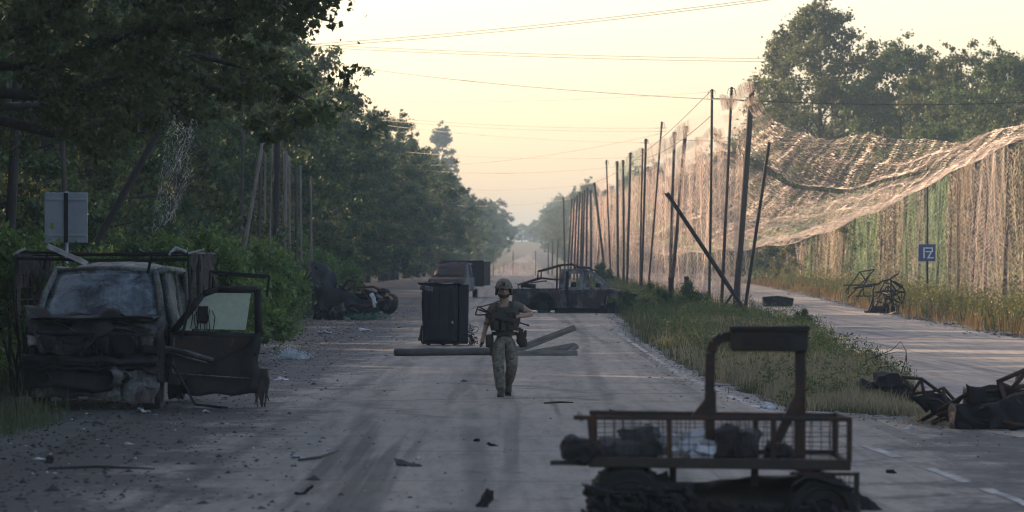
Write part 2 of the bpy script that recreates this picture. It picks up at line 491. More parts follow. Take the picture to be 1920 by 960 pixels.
plain('scrap_dark', (.03, .03, .032), .8, .6, 5, bumps=.4)
plain('fibre_white', (.55, .6, .62), .8, .2, 9, bumps=0)
plain('fibre_green', (.07, .16, .10), .8, .4, 9, bumps=0)
plain('rag', (.05, .038, .032), .95, .4, 6)
plain('stone', (.10, .098, .095), .95, .5, 8)
def glass_mat(name, dark, pale, at_=.5, scale=2.5, rough=.25):
    m, nt, N, L, b = new_mat(name)
    n = noise_tex(N, L, scale, 7, .62, dist=.6); n2 = noise_tex(N, L, 30, 3, .6)
    r = ramp(N, [(at_-.16, dark), (at_+.16, pale)]); L.new(n.outputs[0], r.inputs[0])
    L.new(mix(N, L, n2.outputs[0], mix(N, L, .5, r.outputs[0], dark), r.outputs[0]), b.inputs['Base Color'])
    tc = N.new('ShaderNodeTexCoord'); vo = N.new('ShaderNodeTexVoronoi'); vo.feature = 'DISTANCE_TO_EDGE'; vo.inputs['Scale'].default_value = 2.6
    nd = N.new('ShaderNodeTexNoise'); nd.inputs['Scale'].default_value = 4; L.new(tc.outputs['Object'], nd.inputs['Vector'])
    va = N.new('ShaderNodeVectorMath'); va.operation = 'MULTIPLY_ADD'; va.inputs[1].default_value = (.35, .35, .35); L.new(nd.outputs['Color'], va.inputs[0]); L.new(tc.outputs['Object'], va.inputs[2]); L.new(va.outputs[0], vo.inputs['Vector'])
    rc = ramp(N, [(.0, 1.0), (.02, 0.0)]); L.new(vo.outputs['Distance'], rc.inputs[0])
    old = b.inputs['Base Color'].links[0].from_socket
    L.new(mix(N, L, math_n(N, L, 'MULTIPLY', rc.outputs[0], .3), old, (.4, .46, .5)), b.inputs['Base Color'])
    b.inputs['Roughness'].default_value = rough
    b.inputs['Specular IOR Level'].default_value = .6
glass_mat('sooty_glass', (.010, .014, .018), (.30, .38, .43), .55, 2.6)
def pane_mat():
    m, nt, N, L, b = new_mat('door_glass')
    b.inputs['Base Color'].default_value = (.45, .52, .45, 1); b.inputs['Roughness'].default_value = .35
    n = noise_tex(N, L, 14, 5, .6); r = ramp(N, [(.35, (.34, .40, .34)), (.65, (.5, .56, .49))]); L.new(n.outputs[0], r.inputs[0]); L.new(r.outputs[0], b.inputs['Base Color'])
    t = N.new('ShaderNodeBsdfTranslucent'); t.inputs[0].default_value = (.7, .78, .68, 1)
    ms = N.new('ShaderNodeMixShader'); ms.inputs[0].default_value = .4
    L.new(b.outputs[0], ms.inputs[1]); L.new(t.outputs[0], ms.inputs[2]); L.new(ms.outputs[0], N['Material Output'].inputs[0])
pane_mat()
def net_mat(name, col, trans=.5):
    m, nt, N, L, b = new_mat(name)
    g = N.new('ShaderNodeNewGeometry')
    r = ramp(N, [(0, tuple(c*.6 for c in col)), (.9, col), (1, tuple(min(1, c*1.5) for c in col))]); L.new(g.outputs['Random Per Island'], r.inputs[0])
    L.new(r.outputs[0], b.inputs['Base Color']); b.inputs['Roughness'].default_value = .35; b.inputs['Specular IOR Level'].default_value = .7
    t = N.new('ShaderNodeBsdfTranslucent'); L.new(r.outputs[0], t.inputs[0])
    ms = N.new('ShaderNodeMixShader'); ms.inputs[0].default_value = trans
    L.new(b.outputs[0], ms.inputs[1]); L.new(t.outputs[0], ms.inputs[2]); L.new(ms.outputs[0], N['Material Output'].inputs[0])
net_mat('net_tan', (.66, .54, .46)); net_mat('net_brown', (.48, .36, .27)); net_mat('net_straw', (.70, .57, .40)); net_mat('net_green', (.30, .42, .22)); net_mat('net_pale', (.62, .62, .6)); net_mat('net_pink', (.70, .54, .46))
# foliage
leafy('leaf_dark', [(.032, .062, .024), (.06, .108, .038), (.095, .15, .05)])
leafy('leaf_mid', [(.038, .075, .028), (.068, .125, .04), (.11, .165, .055)])
leafy('leaf_olive', [(.05, .066, .028), (.088, .105, .04), (.13, .14, .052)])
leafy('leaf_bush', [(.075, .14, .036), (.12, .21, .05), (.18, .27, .065)])
leafy('leaf_yellow', [(.07, .085, .022), (.13, .13, .034), (.22, .19, .05)])
leafy('leaf_weed', [(.04, .075, .026), (.07, .115, .036), (.11, .15, .05)])
leafy('leaf_near', [(.034, .052, .02), (.06, .085, .03), (.095, .115, .04)])
leafy('grass_green', [(.035, .066, .024), (.06, .098, .036), (.10, .125, .055)], trans=.3, patch=.5, patch_cols=(.10, .105, .05))
leafy('grass_dry', [(.20, .165, .105), (.31, .26, .17), (.42, .36, .24)], trans=.35)
leafy('grass_orange', [(.16, .085, .04), (.27, .15, .07), (.34, .21, .10)], trans=.35)
# clothing
def camo():
    m, nt, N, L, b = new_mat('camo')
    n = noise_tex(N, L, 9, 3, .6, dist=.5); n2 = noise_tex(N, L, 16, 3, .6, off=(4, 1, 2))
    r = ramp(N, [(.40, (.105, .095, .07)), (.47, (.16, .14, .108)), (.56, (.08, .077, .055)), (.62, (.05, .042, .033))], 'CONSTANT'); L.new(n.outputs[0], r.inputs[0])
    r2 = ramp(N, [(.52, 0.0), (.60, 1.0)]); L.new(n2.outputs[0], r2.inputs[0])
    L.new(mix(N, L, r2.outputs[0], r.outputs[0], (.19, .17, .13)), b.inputs['Base Color']); b.inputs['Roughness'].default_value = .9
    n3 = noise_tex(N, L, 5, 4, .6); bump(N, L, b, n3.outputs[0], .9, .03)
camo()
plain('shirt', (.105, .095, .07), .9, .2, 7, bumps=.6)
plain('vest', (.05, .045, .034), .9, .35, 9, bumps=.5)
plain('pouch', (.045, .036, .024), .9, .3, 9, bumps=.4)
plain('skin', (.30, .185, .13), .55, .08, 5, bumps=0)
plain('glove', (.02, .019, .018), .8, .3, 9)
plain('boot', (.05, .04, .03), .8, .3, 9)
plain('gun', (.012, .012, .013), .45, .3, 9, bumps=0)
plain('beard', (.05, .03, .02), .9, .3, 20)
M = MATS
# ------------------------------------------------------------------ ground and roads
def grid_mesh(name, xs_fn, ys, z_fn, mat):
    """xs_fn(y) -> columns, one row of the sheet for each y"""
    rows = [np.asarray(xs_fn(y), float) for y in ys]
    nx = len(rows[0])
    V = np.concatenate([np.stack([r, np.full(nx, y), z_fn(r, np.full(nx, y))], 1) for r, y in zip(rows, ys)])
    i = np.arange(len(ys)-1)[:, None]*nx + np.arange(nx-1)[None, :]
    Fc = np.stack([i, i+1, i+1+nx, i+nx], -1).reshape(-1, 4)
    return np_mesh(name, V, Fc, mat, True)
ys = np.concatenate([np.linspace(-40, 20, 13), 20*np.power(150., np.linspace(0, 1, 260))[1:], [4000, 6000]])
xcols = np.concatenate([-np.power(1.12, np.arange(70, 0, -1))*.8 - 22, np.arange(-22, 34, .6), np.power(1.12, np.arange(1, 70))*.8 + 34])
def under(X, Y):
    er, el, sl, sr = edge_right(Y), edge_left(Y), side_left(Y), side_right(Y)
    a = np.minimum(X - el - .1, er - .1 - X); b = np.minimum(X - sl - .1, sr - .1 - X) * (Y < 640)
    dl = np.minimum(X - shoulder_left(Y) - .1, el + .3 - X)
    return np.clip(np.maximum(np.maximum(a, b), dl)/.25, 0, 1)
def shoulder_left(Y):
    return np.interp(Y, [0, 40, 56, 62, 110, 160, 215, 250, 330, 470, 520], [-9, -8.2, -7.0, -7.6, -6.6, -6.9, -7.6, -12, -22, -24, -7])
g = link('ground', grid_mesh('ground', lambda y: xcols, ys, lambda X, Y: gz(X, Y) - .16*under(X, Y), M['earth'])); tag(g, kind='structure')
ry = np.concatenate([np.linspace(-30, 60, 46), 60*np.power(40., np.linspace(0, 1, 170))[1:]])
def road_cols(lo, hi, n=18):
    t = np.linspace(0, 1, n)
    def fn(y):
        a, b = float(lo(y)), float(hi(y))
        x = a + (b-a)*t
        jl = .14*math.sin(y*.83) + .09*math.sin(y*2.3 + 1); jr = .07*math.sin(y*1.3 + 2) + .05*math.sin(y*3.1)
        x = x + jl*(1-t)**6 + jr*t**6
        return np.concatenate([[x[0]-.12], x, [x[-1]+.12]])
    return fn
def road_z(off):
    def fn(X, Y):
        z = base_z(Y) + off + .02*np.sin(np.linspace(0, math.pi, len(X)))
        z = z.copy(); z[0] -= .2; z[-1] -= .2
        return z
    return fn
r1 = link('road', grid_mesh('road', road_cols(edge_left, edge_right), ry, road_z(.016), M['asphalt'])); tag(r1, kind='structure')
ry2 = np.concatenate([np.linspace(20, 60, 21), 60*np.power(10.6, np.linspace(0, 1, 110))[1:]])
ry2 = ry2[ry2 > 49]
r2 = link('side_road', grid_mesh('side_road', road_cols(side_left, side_right), ry2, road_z(.022), M['asphalt_side'])); tag(r2, kind='structure')
r3 = link('dirt_shoulder', grid_mesh('dirt_shoulder', road_cols(shoulder_left, lambda y: edge_left(y) + .25, 14), np.concatenate([np.linspace(-20, 60, 40), np.linspace(62, 520, 180)]),
     lambda X, Y: np.where((np.arange(len(X)) == 0) | (np.arange(len(X)) == len(X)-1), -.2, 0) + np.minimum(gz(X, Y), base_z(Y) + .05) + .004 + .018*wob(X*2.3, Y*2.1)*np.sin(np.linspace(0, math.pi, len(X))), M['dirt'])); tag(r3, kind='structure')
# worn white edge line, in the stretches that are left of it
def stripe(name, y0, y1, x_fn, w=.13):
    n = max(4, int((y1-y0)/.6)); Y = np.linspace(y0, y1, n)
    xs = np.array([x_fn(y) for y in Y]); er = np.array([float(edge_right(y)) for y in Y]); el = np.array([float(edge_left(y)) for y in Y])
    z = base_z(Y) + .016 + .02*np.sin(math.pi*np.clip((xs-el)/(er-el), 0, 1)) + .006
    wl_ = w*(.42 + .14*np.sin(Y*2.7 + 1) + .1*np.sin(Y*6.1)); wr = w*(.42 + .14*np.sin(Y*3.3) + .1*np.sin(Y*7.7 + 2))
    V = np.concatenate([np.stack([xs-wl_, Y, z], 1), np.stack([xs+wr, Y, z], 1)])
    i = np.arange(n-1)
    o = link(name, np_mesh(name, V, np.stack([i, i+n, i+1+n, i+1], 1), M['road_paint'])); tag(o, kind='structure')
line_x = lambda y: float(np.interp(y, [30, 37, 41, 60, 80, 125, 160], [4.5, 4.28, 4.15, 3.52, 3.12, 3.2, 3.7]))
for a, b in ((34, 38.3), (39.4, 42.2), (44.6, 47.5), (56, 66.5), (67.5, 76), (77, 79.5), (81, 84), (88, 99), (100, 112), (114, 119), (124, 128)):
    stripe('edge_line', a, b, line_x)

# ------------------------------------------------------------------ foliage
def leaf_quads(C, size, r, up=.5, aspect=1.6):
    """leaf-shaped quads (base, side, tip, side) round the points C"""
    n = len(C)
    d = r.normal(size=(n, 3)); d[:, 2] -= .35; d /= np.linalg.norm(d, axis=1)[:, None]
    nn = r.normal(size=(n, 3)); nn[:, 2] += up*2; nn -= (nn*d).sum(1)[:, None]*d; nn /= np.linalg.norm(nn, axis=1)[:, None] + 1e-9
    s = np.cross(d, nn)
    L = size*r.uniform(.45, 1.45, n)[:, None]; W = L/aspect*.5
    fold = nn*L*.12
    V = np.stack([C - d*L*.5, C + s*W + fold, C + d*L*.5, C - s*W + fold], 1).reshape(-1, 3)
    return V, np.arange(n*4).reshape(-1, 4)
def clump_points(centers, radii, n_each, r, flat=.75):
    out = []
    for c, R, n in zip(centers, radii, n_each):
        d = r.normal(size=(n, 3)); d /= np.linalg.norm(d, axis=1)[:, None]
        rr = R*np.power(r.uniform(0, 1, n), .5)[:, None]*np.where(r.uniform(0, 1, n) < .22, r.uniform(1., 2.0, n), 1.0)[:, None]
        p = d*rr; p[:, 2] *= flat
        # ragged: pull along a few twigs
        k = r.normal(size=(5, 3)); k /= np.linalg.norm(k, axis=1)[:, None]
        w = r.integers(0, 5, n); pull = r.uniform(0, .5, n)[:, None]
        p = p*(1-pull) + k[w]*(np.linalg.norm(p, axis=1)[:, None])*1.25*pull
        out.append(np.asarray(c)[None, :] + p)
    return np.concatenate(out)
def limb(mb, a, b, r0, r1, r, n=6, seg=5, sag=.12):
    a, b = np.array(a, float), np.array(b, float); L = np.linalg.norm(b-a)
    pts = []
    for i in range(seg+1):
        t = i/seg
        p = a + (b-a)*t + r.normal(size=3)*L*.03*math.sin(math.pi*t); p[2] += sag*L*math.sin(math.pi*t)*.5
        pts.append(p)
    mb.tube(pts, [r0 + (r1-r0)*i/seg for i in range(seg+1)], n)
def tree_proto(seed, H, R, base, nclump, nleaf, leaf, mat, shape='round', lean=0.0, trunk_r=.2):
    r = np.random.default_rng(seed)
    cs, rad = [], []
    for _ in range(nclump):
        t = r.uniform(0, 1)**.8; t = .5 + (t-.5)*1.0
        if shape == 'round': prof = (math.sin(math.pi*min(1, .12 + .86*t)))**.7
        elif shape == 'poplar': prof = .33*(math.sin(math.pi*min(1, .1 + .88*t)))**.6
        else: prof = (1-t)**.5*.95 + .1
        a = r.uniform(0, 2*math.pi); q = math.sqrt(r.uniform(.15, 1))*R*prof*(1 + .28*math.sin(3*a + seed) + .18*math.sin(5*a + 2*seed + 7*t))
        cs.append((q*math.cos(a) + lean*t*H, q*math.sin(a), base + (H-base)*t))
        rad.append(r.uniform(.09, .21)*R*(1.15 - .35*t)*(.6 if shape == 'poplar' else 1))
    for i in range(nclump//2):      # smaller outer sprays
        j = r.integers(0, nclump); c = np.array(cs[j]); q = np.array((c[0], c[1], (c[2] - base - (H-base)*.45)*.8)); q = q/(np.linalg.norm(q)+1e-6)
        cs.append(tuple(c + q*rad[j]*r.uniform(.8, 1.6) + r.normal(size=3)*rad[j]*.4)); rad.append(rad[j]*r.uniform(.35, .6))
    w = np.array(rad)**2; n_each = np.maximum(20, (nleaf*w/w.sum()).astype(int))
    V, Fc = leaf_quads(clump_points(cs, rad, n_each, r), leaf, r)
    crown = np_mesh('crown', V, Fc, M[mat])
    mb = MB()
    top = (lean*.8*H, 0, base + (H-base)*.72)
    pts = [(0, 0, -.4)] + [(lean*t*H*.8 + .15*math.sin(4*t + seed), .15*math.cos(3*t + seed), t*top[2]) for t in (.15, .35, .6, .8, 1.0)]
    mb.tube(pts, [trunk_r*1.5, trunk_r*1.1, trunk_r, trunk_r*.75, trunk_r*.5, trunk_r*.25], 9)
    for i in range(min(14, nclump)):
        c = cs[i]; t0 = max(.22, min(.9, (c[2]/top[2])*.72))
        limb(mb, (lean*t0*H*.8, 0, t0*top[2]), c, trunk_r*.42*(1.2-t0), .02, r)
    me = bpy.data.meshes.new('trunk'); me.from_pydata(mb.v, [], mb.f); me.polygons.foreach_set('use_smooth', [True]*len(me.polygons)); me.update(); me.materials.append(M['bark'])
    return me, crown
def plant(name, proto, loc, rz, sc, label, cat, group=None):
    t = thing(name, label, cat, loc, (0, 0, rz), group)
    t.scale = (sc[0], sc[0], sc[1])
    link('trunk' if cat == 'tree' else 'stems', proto[0], t); link('crown' if cat == 'tree' else 'foliage', proto[1], t)
    return t
P_ROUND = [tree_proto(11, 13, 4.6, 1.0, 95, 26000, .19, 'leaf_dark'), tree_proto(12, 12.5, 4.4, .8, 85, 25000, .19, 'leaf_mid'), tree_proto(13, 13.5, 4.8, 1.6, 90, 26000, .20, 'leaf_dark', lean=.03),
           tree_proto(14, 12, 4.2, .6, 80, 24000, .18, 'leaf_olive')]
P_TALL = [tree_proto(21, 20.4, 6.6, 3.0, 280, 64000, .25, 'leaf_olive', trunk_r=.34), tree_proto(22, 18, 6.2, 1.5, 240, 52000, .25, 'leaf_mid', trunk_r=.3), tree_proto(23, 16, 5.4, 1.2, 170, 38000, .24, 'leaf_olive', trunk_r=.28)]
P_POPLAR = tree_proto(31, 30, 9.5, 2, 150, 22000, .5, 'leaf_olive', 'poplar', trunk_r=.3)
def bush_proto(seed, H, R, nclump, nleaf, leaf, mat):
    r = np.random.default_rng(seed)
    cs = []; rad = []
    for _ in range(nclump):
        a = r.uniform(0, 6.283); q = math.sqrt(r.uniform(0, 1))*R; t = r.uniform(.1, 1)
        cs.append((q*math.cos(a)*(1.1-.5*t), q*math.sin(a)*(1.1-.5*t), H*t*(1 - .35*(q/R)**2))); rad.append(r.uniform(.14, .3)*R)
    V, Fc = leaf_quads(clump_points(cs, rad, [nleaf//nclump]*nclump, r, .9), leaf, r, .7)
    mb = MB()
    for i in range(min(9, nclump)): limb(mb, (r.normal()*.08, r.normal()*.08, -.1), cs[i], .03, .008, r, 5, 4)
    me = bpy.data.meshes.new('stems'); me.from_pydata(mb.v, [], mb.f); me.update(); me.materials.append(M['bark'])
    return me, np_mesh('foliage', V, Fc, M[mat])
P_BUSH = [bush_proto(41, 2.4, 1.9, 26, 9000, .11, 'leaf_bush'), bush_proto(42, 2.0, 1.7, 24, 8000, .10, 'leaf_bush'), bush_proto(43, 2.6, 1.6, 22, 8000, .11, 'leaf_mid')]
P_YELLOW = [bush_proto(44, 3.0, 1.9, 24, 8000, .13, 'leaf_yellow'), bush_proto(45, 2.6, 2.0, 22, 7000, .13, 'leaf_bush')]

# left wall of trees along the road
k = 0
D = 78.0
while D < 1150:
    X = float(np.interp(D, [70, 110, 200, 300, 460, 700, 1000, 1250], [-14.6, -14.6, -14.4, -13.2, -10.8, -8.5, -5.2, -2.0])) + random.uniform(-.5, .5)
    sc = random.uniform(.93, 1.07) * float(np.interp(D, [60, 110, 150, 220, 290, 460, 1000], [1.0, 1.0, 1.08, 1.12, 1.0, 1.0, .95]))
    far = D > 330
    plant('roadside_tree', P_ROUND[k % 4], (X, D, gzf(X, D) - .1), random.uniform(0, 6.28), (sc, sc*random.uniform(.92, 1.08)),
          'hazy blue-green tree in the far wall of trees left of the road' if far else 'dense dark green tree in the wall of trees left of the road', 'tree',
          'far trees of the left tree line' if far else 'nearer trees of the left tree line')
    D += float(np.interp(D, [60, 300, 1000], [8.0, 10.5, 26])) * random.uniform(.85, 1.15); k += 1
D = 84.0
while D < 560:
    X = float(np.interp(D, [70, 200, 460, 700], [-20.5, -20.5, -19, -16])) + random.uniform(-.8, .8)
    sc = random.uniform(1.0, 1.25)
    plant('background_tree', P_ROUND[(k*3 + 1) % 4], (X, D, gzf(X, D) - .2), random.uniform(0, 6.28), (sc, sc*.98), 'dark tree behind the first row of the left wall of trees', 'tree', 'second row of the left tree line')
    D += 10.5*random.uniform(.85, 1.15); k += 1
D = 100.0
while D < 420:
    X = -28 + random.uniform(-1, 1); sc = random.uniform(1.1, 1.3)
    plant('background_tree', P_ROUND[(k*5 + 2) % 4], (X, D, gzf(X, D) - .2), random.uniform(0, 6.28), (sc, sc*.95), 'shadowed tree deep inside the wood on the left', 'tree', 'third row of the left wood')
    D += 14*random.uniform(.85, 1.15); k += 1
for X, D in [(-14.5, 66), (-13.0, 57.5), (-13.5, 48), (-14.5, 40), (-20, 72), (-20.5, 60), (-21, 49), (-27, 80), (-28, 66), (-13, 30), (-20, 36), (-17.5, 67), (-17, 77), (-24, 88), (-16.8, 58), (-24, 74), (-17, 86), (-25, 58), (-17, 49), (-32, 95), (-24, 100), (-31, 60), (-31, 71), (-32, 82), (-25, 66), (-26, 83), (-26, 94), (-39, 76), (-39, 90), (-38, 64), (-20, 56), (-21, 42), (-27, 50), (-33, 50), (-15.5, 71), (-19, 64), (-22.5, 70), (-13.2, 62), (-16, 54), (-18, 44), (-23, 53), (-15, 35), (-22, 78)]:  # trees mostly out of frame, added to keep sun streaks off the road
    sc = random.uniform(.95, 1.15)
    plant('added_shade_tree', P_ROUND[k % 4], (X, D, gzf(X, D) - .2), random.uniform(0, 6.28), (sc, sc), 'tree mostly left of the frame, added to shade the near road', 'tree', 'added shade trees left of the frame'); k += 1
p = at(826, 500, 900); plant('poplar_tree', P_POPLAR, (p.x, 900, gzf(p.x, 900)), 0, (1.15, .93), 'pale hazy poplar rising above the left tree line', 'tree')
# trees behind the nets at the right
RT = [(1535, 325, 0, 1.02, 'tallest olive green tree, standing behind the nets at the right'), (1690, 318, 1, .98, 'broad tree with a knobbly top right of the tallest tree'),
      (1800, 300, 2, 1.02, 'tree with a forked bare-tipped crown behind the right nets'), (1890, 290, 1, .88, 'tree at the right edge of the picture behind the nets'),
      (1615, 345, 2, .98, 'lower tree between the two tallest trees on the right'), (1460, 352, 2, .82, 'tree just left of the tallest tree, behind tall poles'), (1745, 350, 0, .86, 'tree half hidden behind the broad tree on the right')]
for x, D, pi, s, lab in RT:
    X = (x-960)/F_PX*D
    plant('tall_tree', P_TALL[pi], (X, D, gzf(X, D) - .2), x*.37, (s, s), lab, 'tree', 'tall trees behind the nets')
for i, (x, D, pi, s) in enumerate([(1850, 262, 2, .62), (1760, 275, 1, .6), (1930, 250, 2, .7), (1660, 285, 2, .55), (1580, 372, 2, .7), (1500, 390, 2, .72), (1420, 400, 1, .72), (1960, 300, 0, .8)]):
    X = (x-960)/F_PX*D
    plant('understorey_tree', P_TALL[pi], (X, D, gzf(X, D) - .3), i*1.7, (s*1.05, s), 'smaller tree filling the gap below the tall trees on the right', 'tree', 'understorey trees behind the nets')
D = 415.0; i = 0
while D < 1500:
    X = float(np.interp(D, [400, 520, 700, 900, 1200, 1500], [26, 24, 17, 12.5, 12, 17])) + random.uniform(-1, 1)
    s = random.uniform(.8, 1.0)*float(np.interp(D, [400, 600, 1500], [.86, .78, .8]))
    plant('far_tree', P_TALL[i % 3], (X, D, gzf(X, D) - .3), random.uniform(0, 6), (s, s), 'faint hazy tree in the far tree line right of the road', 'tree', 'far trees of the right tree line')
    D += float(np.interp(D, [400, 1500], [13, 45]))*random.uniform(.85, 1.15); i += 1
for i in range(14):
    X = -22 + i*4.2 + random.uniform(-1.5, 1.5); D = 1540 + random.uniform(-40, 40)
    plant('ridge_tree', P_TALL[i % 3], (X, D, gzf(X, D) - .5), i, (.6, random.uniform(.32, .5)), 'barely visible tree on the far ridge at the end of the road', 'tree', 'trees on the far ridge')

# big tree at the left edge reaching over the verge: crown built along its own branches
def overhang_tree():
    r = np.random.default_rng(77)
    root = (-9.6, 55.0, gzf(-9.6, 55.0))
    t = thing('overhanging_tree', 'dark tree at the left edge with leafy branches hanging over the burnt van', 'tree', root)
    mb = MB()
    mb.tube([(0, 0, -.3), (.1, 0, 1.5), (.3, .1, 3.4), (.9, .3, 5.2), (1.2, .4, 7.0)], [.34, .27, .23, .19, .1], 10)
    cs, rd, nl = [], [], []
    def px(x, y, D): p = at(x, y, D); return np.array((p.x-root[0], p.y-root[1], p.z-root[2]))
    branches = [[(90, 120, 55), (250, 60, 54), (420, 40, 53), (520, 15, 53)], [(60, 180, 56), (220, 150, 57), (360, 100, 58), (470, 130, 58), (585, 195, 59)], [(40, 60, 53), (200, -40, 52), (400, -70, 52), (560, -20, 52), (590, 8, 52)],
                [(100, 250, 57), (260, 215, 60), (340, 190, 62), (430, 180, 62)], [(20, 200, 58), (130, 190, 62), (250, 240, 64)], [(60, -60, 53), (260, -130, 52), (480, -110, 52)]]
    for br in branches:
        P = [px(*q) for q in br]
        pts = [np.array((.6, .2, 4.4))] + P
        mb.tube(pts, list(np.linspace(.085, .012, len(pts))), 6)
        for a, b in zip(P[:-1], P[1:]):
            for q in np.linspace(0, 1, 6):
                for _ in range(2):
                    c = a + (b-a)*q + r.normal(size=3)*(.26, .5, .22)
                    cs.append(c); rd.append(r.uniform(.2, .42)); nl.append(80)
                    if r.uniform() < .35: limb(mb, a + (b-a)*q, c, .012, .004, r, 4, 3)
    for _ in range(115):       # the dense part of the crown at the frame's left and above it
        x, y = r.uniform(-420, 470), r.uniform(-520, 110)
        y -= max(0, (x-380))*.55
        cs.append(px(x, y, r.uniform(51, 60))); rd.append(r.uniform(.35, .6)); nl.append(150)
    for x, y in [(505, 30), (525, 70), (500, 110), (545, 25), (470, 150), (420, 175), (520, 215), (560, 225), (590, 212), (530, 245), (480, 235), (500, 258), (575, 12), (592, 10), (560, 45), (380, 150), (330, 165), (230, 160), (120, 150), (60, 170)]:
        cs.append(px(x, y, r.uniform(53, 58))); rd.append(r.uniform(.16, .3)); nl.append(70)
    V, Fc = leaf_quads(clump_points(cs, rd, nl, r), .095, r, .2, 1.35)
    mb.build('trunk', M['bark'], t, True)
    link('crown', np_mesh('crown', V, Fc, M['leaf_near']), t)
overhang_tree()

# shrubs: left verge
LB = [(40, 66, 0, .85, 'bright green shrub at the left edge above the burnt van'), (-20, 72, 1, 1.0, 'shrub cut by the left edge behind the burnt van'), (250, 80, 2, .8, 'shrub right behind the van cage'), (330, 92, 0, .95, 'leafy shrub under the hanging net remnant'), (400, 102, 1, 1.05, 'green shrub above the van door'),
      (180, 88, 1, .9, 'shrub behind the grey sign back'), (455, 120, 0, .9, 'green shrub right of the van door'), (470, 150, 1, 1.1, 'shrub at the foot of the leaning pole'), (560, 196, 0, 1.25, 'large light green bush behind the overturned wreck'), (600, 205, 1, 1.1, 'light green bush right above the overturned wreck'),
      (520, 180, 2, 1.0, 'bush left of the overturned wreck'), (430, 135, 2, .95, 'dark shrub between van door and poles'), (480, 165, 0, .8, 'low shrub beside the standing poles'), (495, 112, 2, .34, 'small dark weed bush at the road edge by the van door'), (640, 245, 2, 1.0, 'dark bush behind the upturned wreck by the poles'), (120, 100, 2, 1.2, 'shadowed shrub behind the sign')]
for x, D, pi, s, lab in LB:
    X = (x-960)/F_PX*D
    plant('shrub', P_BUSH[pi], (X, D, gzf(X, D)), x*.7, (s*1.25, s*1.35) if s > .5 else (s, s), lab, 'shrub', 'shrubs on the left verge')
# shrubs at the right, in front of and behind the hanging nets
YB = [(1490, 338, 0, 1.15, 'yellow-green bush glowing behind the far end of the nets'), (1535, 328, 0, 1.0, 'second yellow bush beside the glowing one'), (1585, 318, 1, 1.0, 'green bush at the foot of the green net'), (1450, 350, 1, 1.3, 'dark bush at the far end of the nets'), (1790, 232, 1, .8, 'bush just right of the blue sign'), (1860, 205, 1, .7, 'weedy bush at the right edge behind the net'), (1640, 290, 1, .9, 'bush behind the burnt frame'), (1910, 190, 1, .6, 'weedy bush at the right frame edge')]
for x, D, pi, s, lab in YB:
    X = (x-960)/F_PX*D
    plant('shrub', P_YELLOW[pi], (X, D, gzf(X, D)), x*.7, (s, s), lab, 'shrub', 'shrubs by the right nets')
for x, D, s, lab in [(1500, 131, .33, 'small dark-leaved shrub on the median edge beside the side road'), (1300, 172, .62, 'shrub in the median between the pole stumps'), (1130, 300, .8, 'bush at the feet of the far poles'), (1215, 215, .5, 'weed bush right of the burnt pickup'), (1165, 192, .42, 'weed bush in front of the burnt pickup nose'), (1188, 177, .46, 'tall weed clump hiding the pickup nose'), (1222, 172, .5, 'tall weed clump right of the pickup nose'), (1252, 168, .46, 'tall weed clump at the foot of the stout pole')]:
    X = (x-960)/F_PX*D
    plant('shrub', P_BUSH[2], (X, D, gzf(X, D) - .05), x, (s, s), lab, 'shrub', 'shrubs on the median')

# ------------------------------------------------------------------ grass
def grass_mesh(name, X, Y, h, w, mat, r, bend=.5):
    n = len(X); Z = gz(X, Y)
    a = r.uniform(0, 6.283, n); d = np.stack([np.cos(a), np.sin(a), np.zeros(n)], 1)
    q = r.uniform(0, 6.283, n); s = np.stack([np.cos(q), np.sin(q)*.4, np.zeros(n)], 1)
    b = np.stack([X, Y, Z - .03], 1); hh = h[:, None]; ww = w[:, None]
    up = np.array([0, 0, 1.0])
    m1 = b + up*hh*.55 + d*hh*.14*bend; tip = b + up*hh*(.92 + .1*r.uniform(-1, 1, (n, 1))) + d*hh*.55*bend*r.uniform(.3, 1, (n, 1))
    V = np.stack([b - s*ww, b + s*ww, m1 + s*ww*.8, tip, m1 - s*ww*.8], 1).reshape(-1, 3)
    k = np.arange(n)*5
    return np_mesh(name, V, np.stack([k, k+1, k+2, k+3, k+4], 1), M[mat])
def scatter(n, y0, y1, lo, hi, r, power=1.6):
    Y = y0 + (y1-y0)*np.power(r.uniform(0, 1, n), power)
    u = r.uniform(0, 1, n)
    return lo(Y) + (hi(Y)-lo(Y))*u, Y, u
def tufts(X, Y, r, sp=.10):
    k = r.integers(0, len(X)//7 + 1, len(X))
    cx, cy = X[k % len(X)], Y[k % len(X)]
    t = r.uniform(0, 1, len(X)) < .55
    return np.where(t, cx + r.normal(0, sp, len(X)), X), np.where(t, cy + r.normal(0, sp*2.2, len(X)), Y)
r = np.random.default_rng(5)
lo = lambda Y: edge_right(Y) + .35 + .25*np.sin(Y*.7) + .2*np.sin(Y*1.9); hi = lambda Y: side_left(Y) - .15 + .2*np.sin(Y*.9)
X, Y, u = scatter(110000, 58, 330, lo, hi, r, 2.0); X, Y = tufts(X, Y, r)
hgt = np.interp(Y, [55, 70, 95, 130, 170, 330], [.14, .26, .42, .62, .8, .9])*np.interp(u, [0, .15, .5, .8, 1], [.45, .9, 1.1, .7, .3])*(.75 + .35*wob(X*1.4, Y*1.1))*r.uniform(.55, 1.25, len(X))
keep = (hgt > .05) & ((wob(X*.9, Y*.5) + r.normal(0, .35, len(X))) > -.55)
w = np.interp(Y, [50, 330], [.0055, .022])
o = link('grass', grass_mesh('grass', X[keep], Y[keep], hgt[keep], w[keep], 'grass_green', r)); tag(o, 'tall green weeds and grass on the median', 'grass', kind='stuff')
X, Y, u = scatter(80000, 54, 150, lambda Y: edge_right(Y) + .2, hi, r, 1.5); X, Y = tufts(X, Y, r)
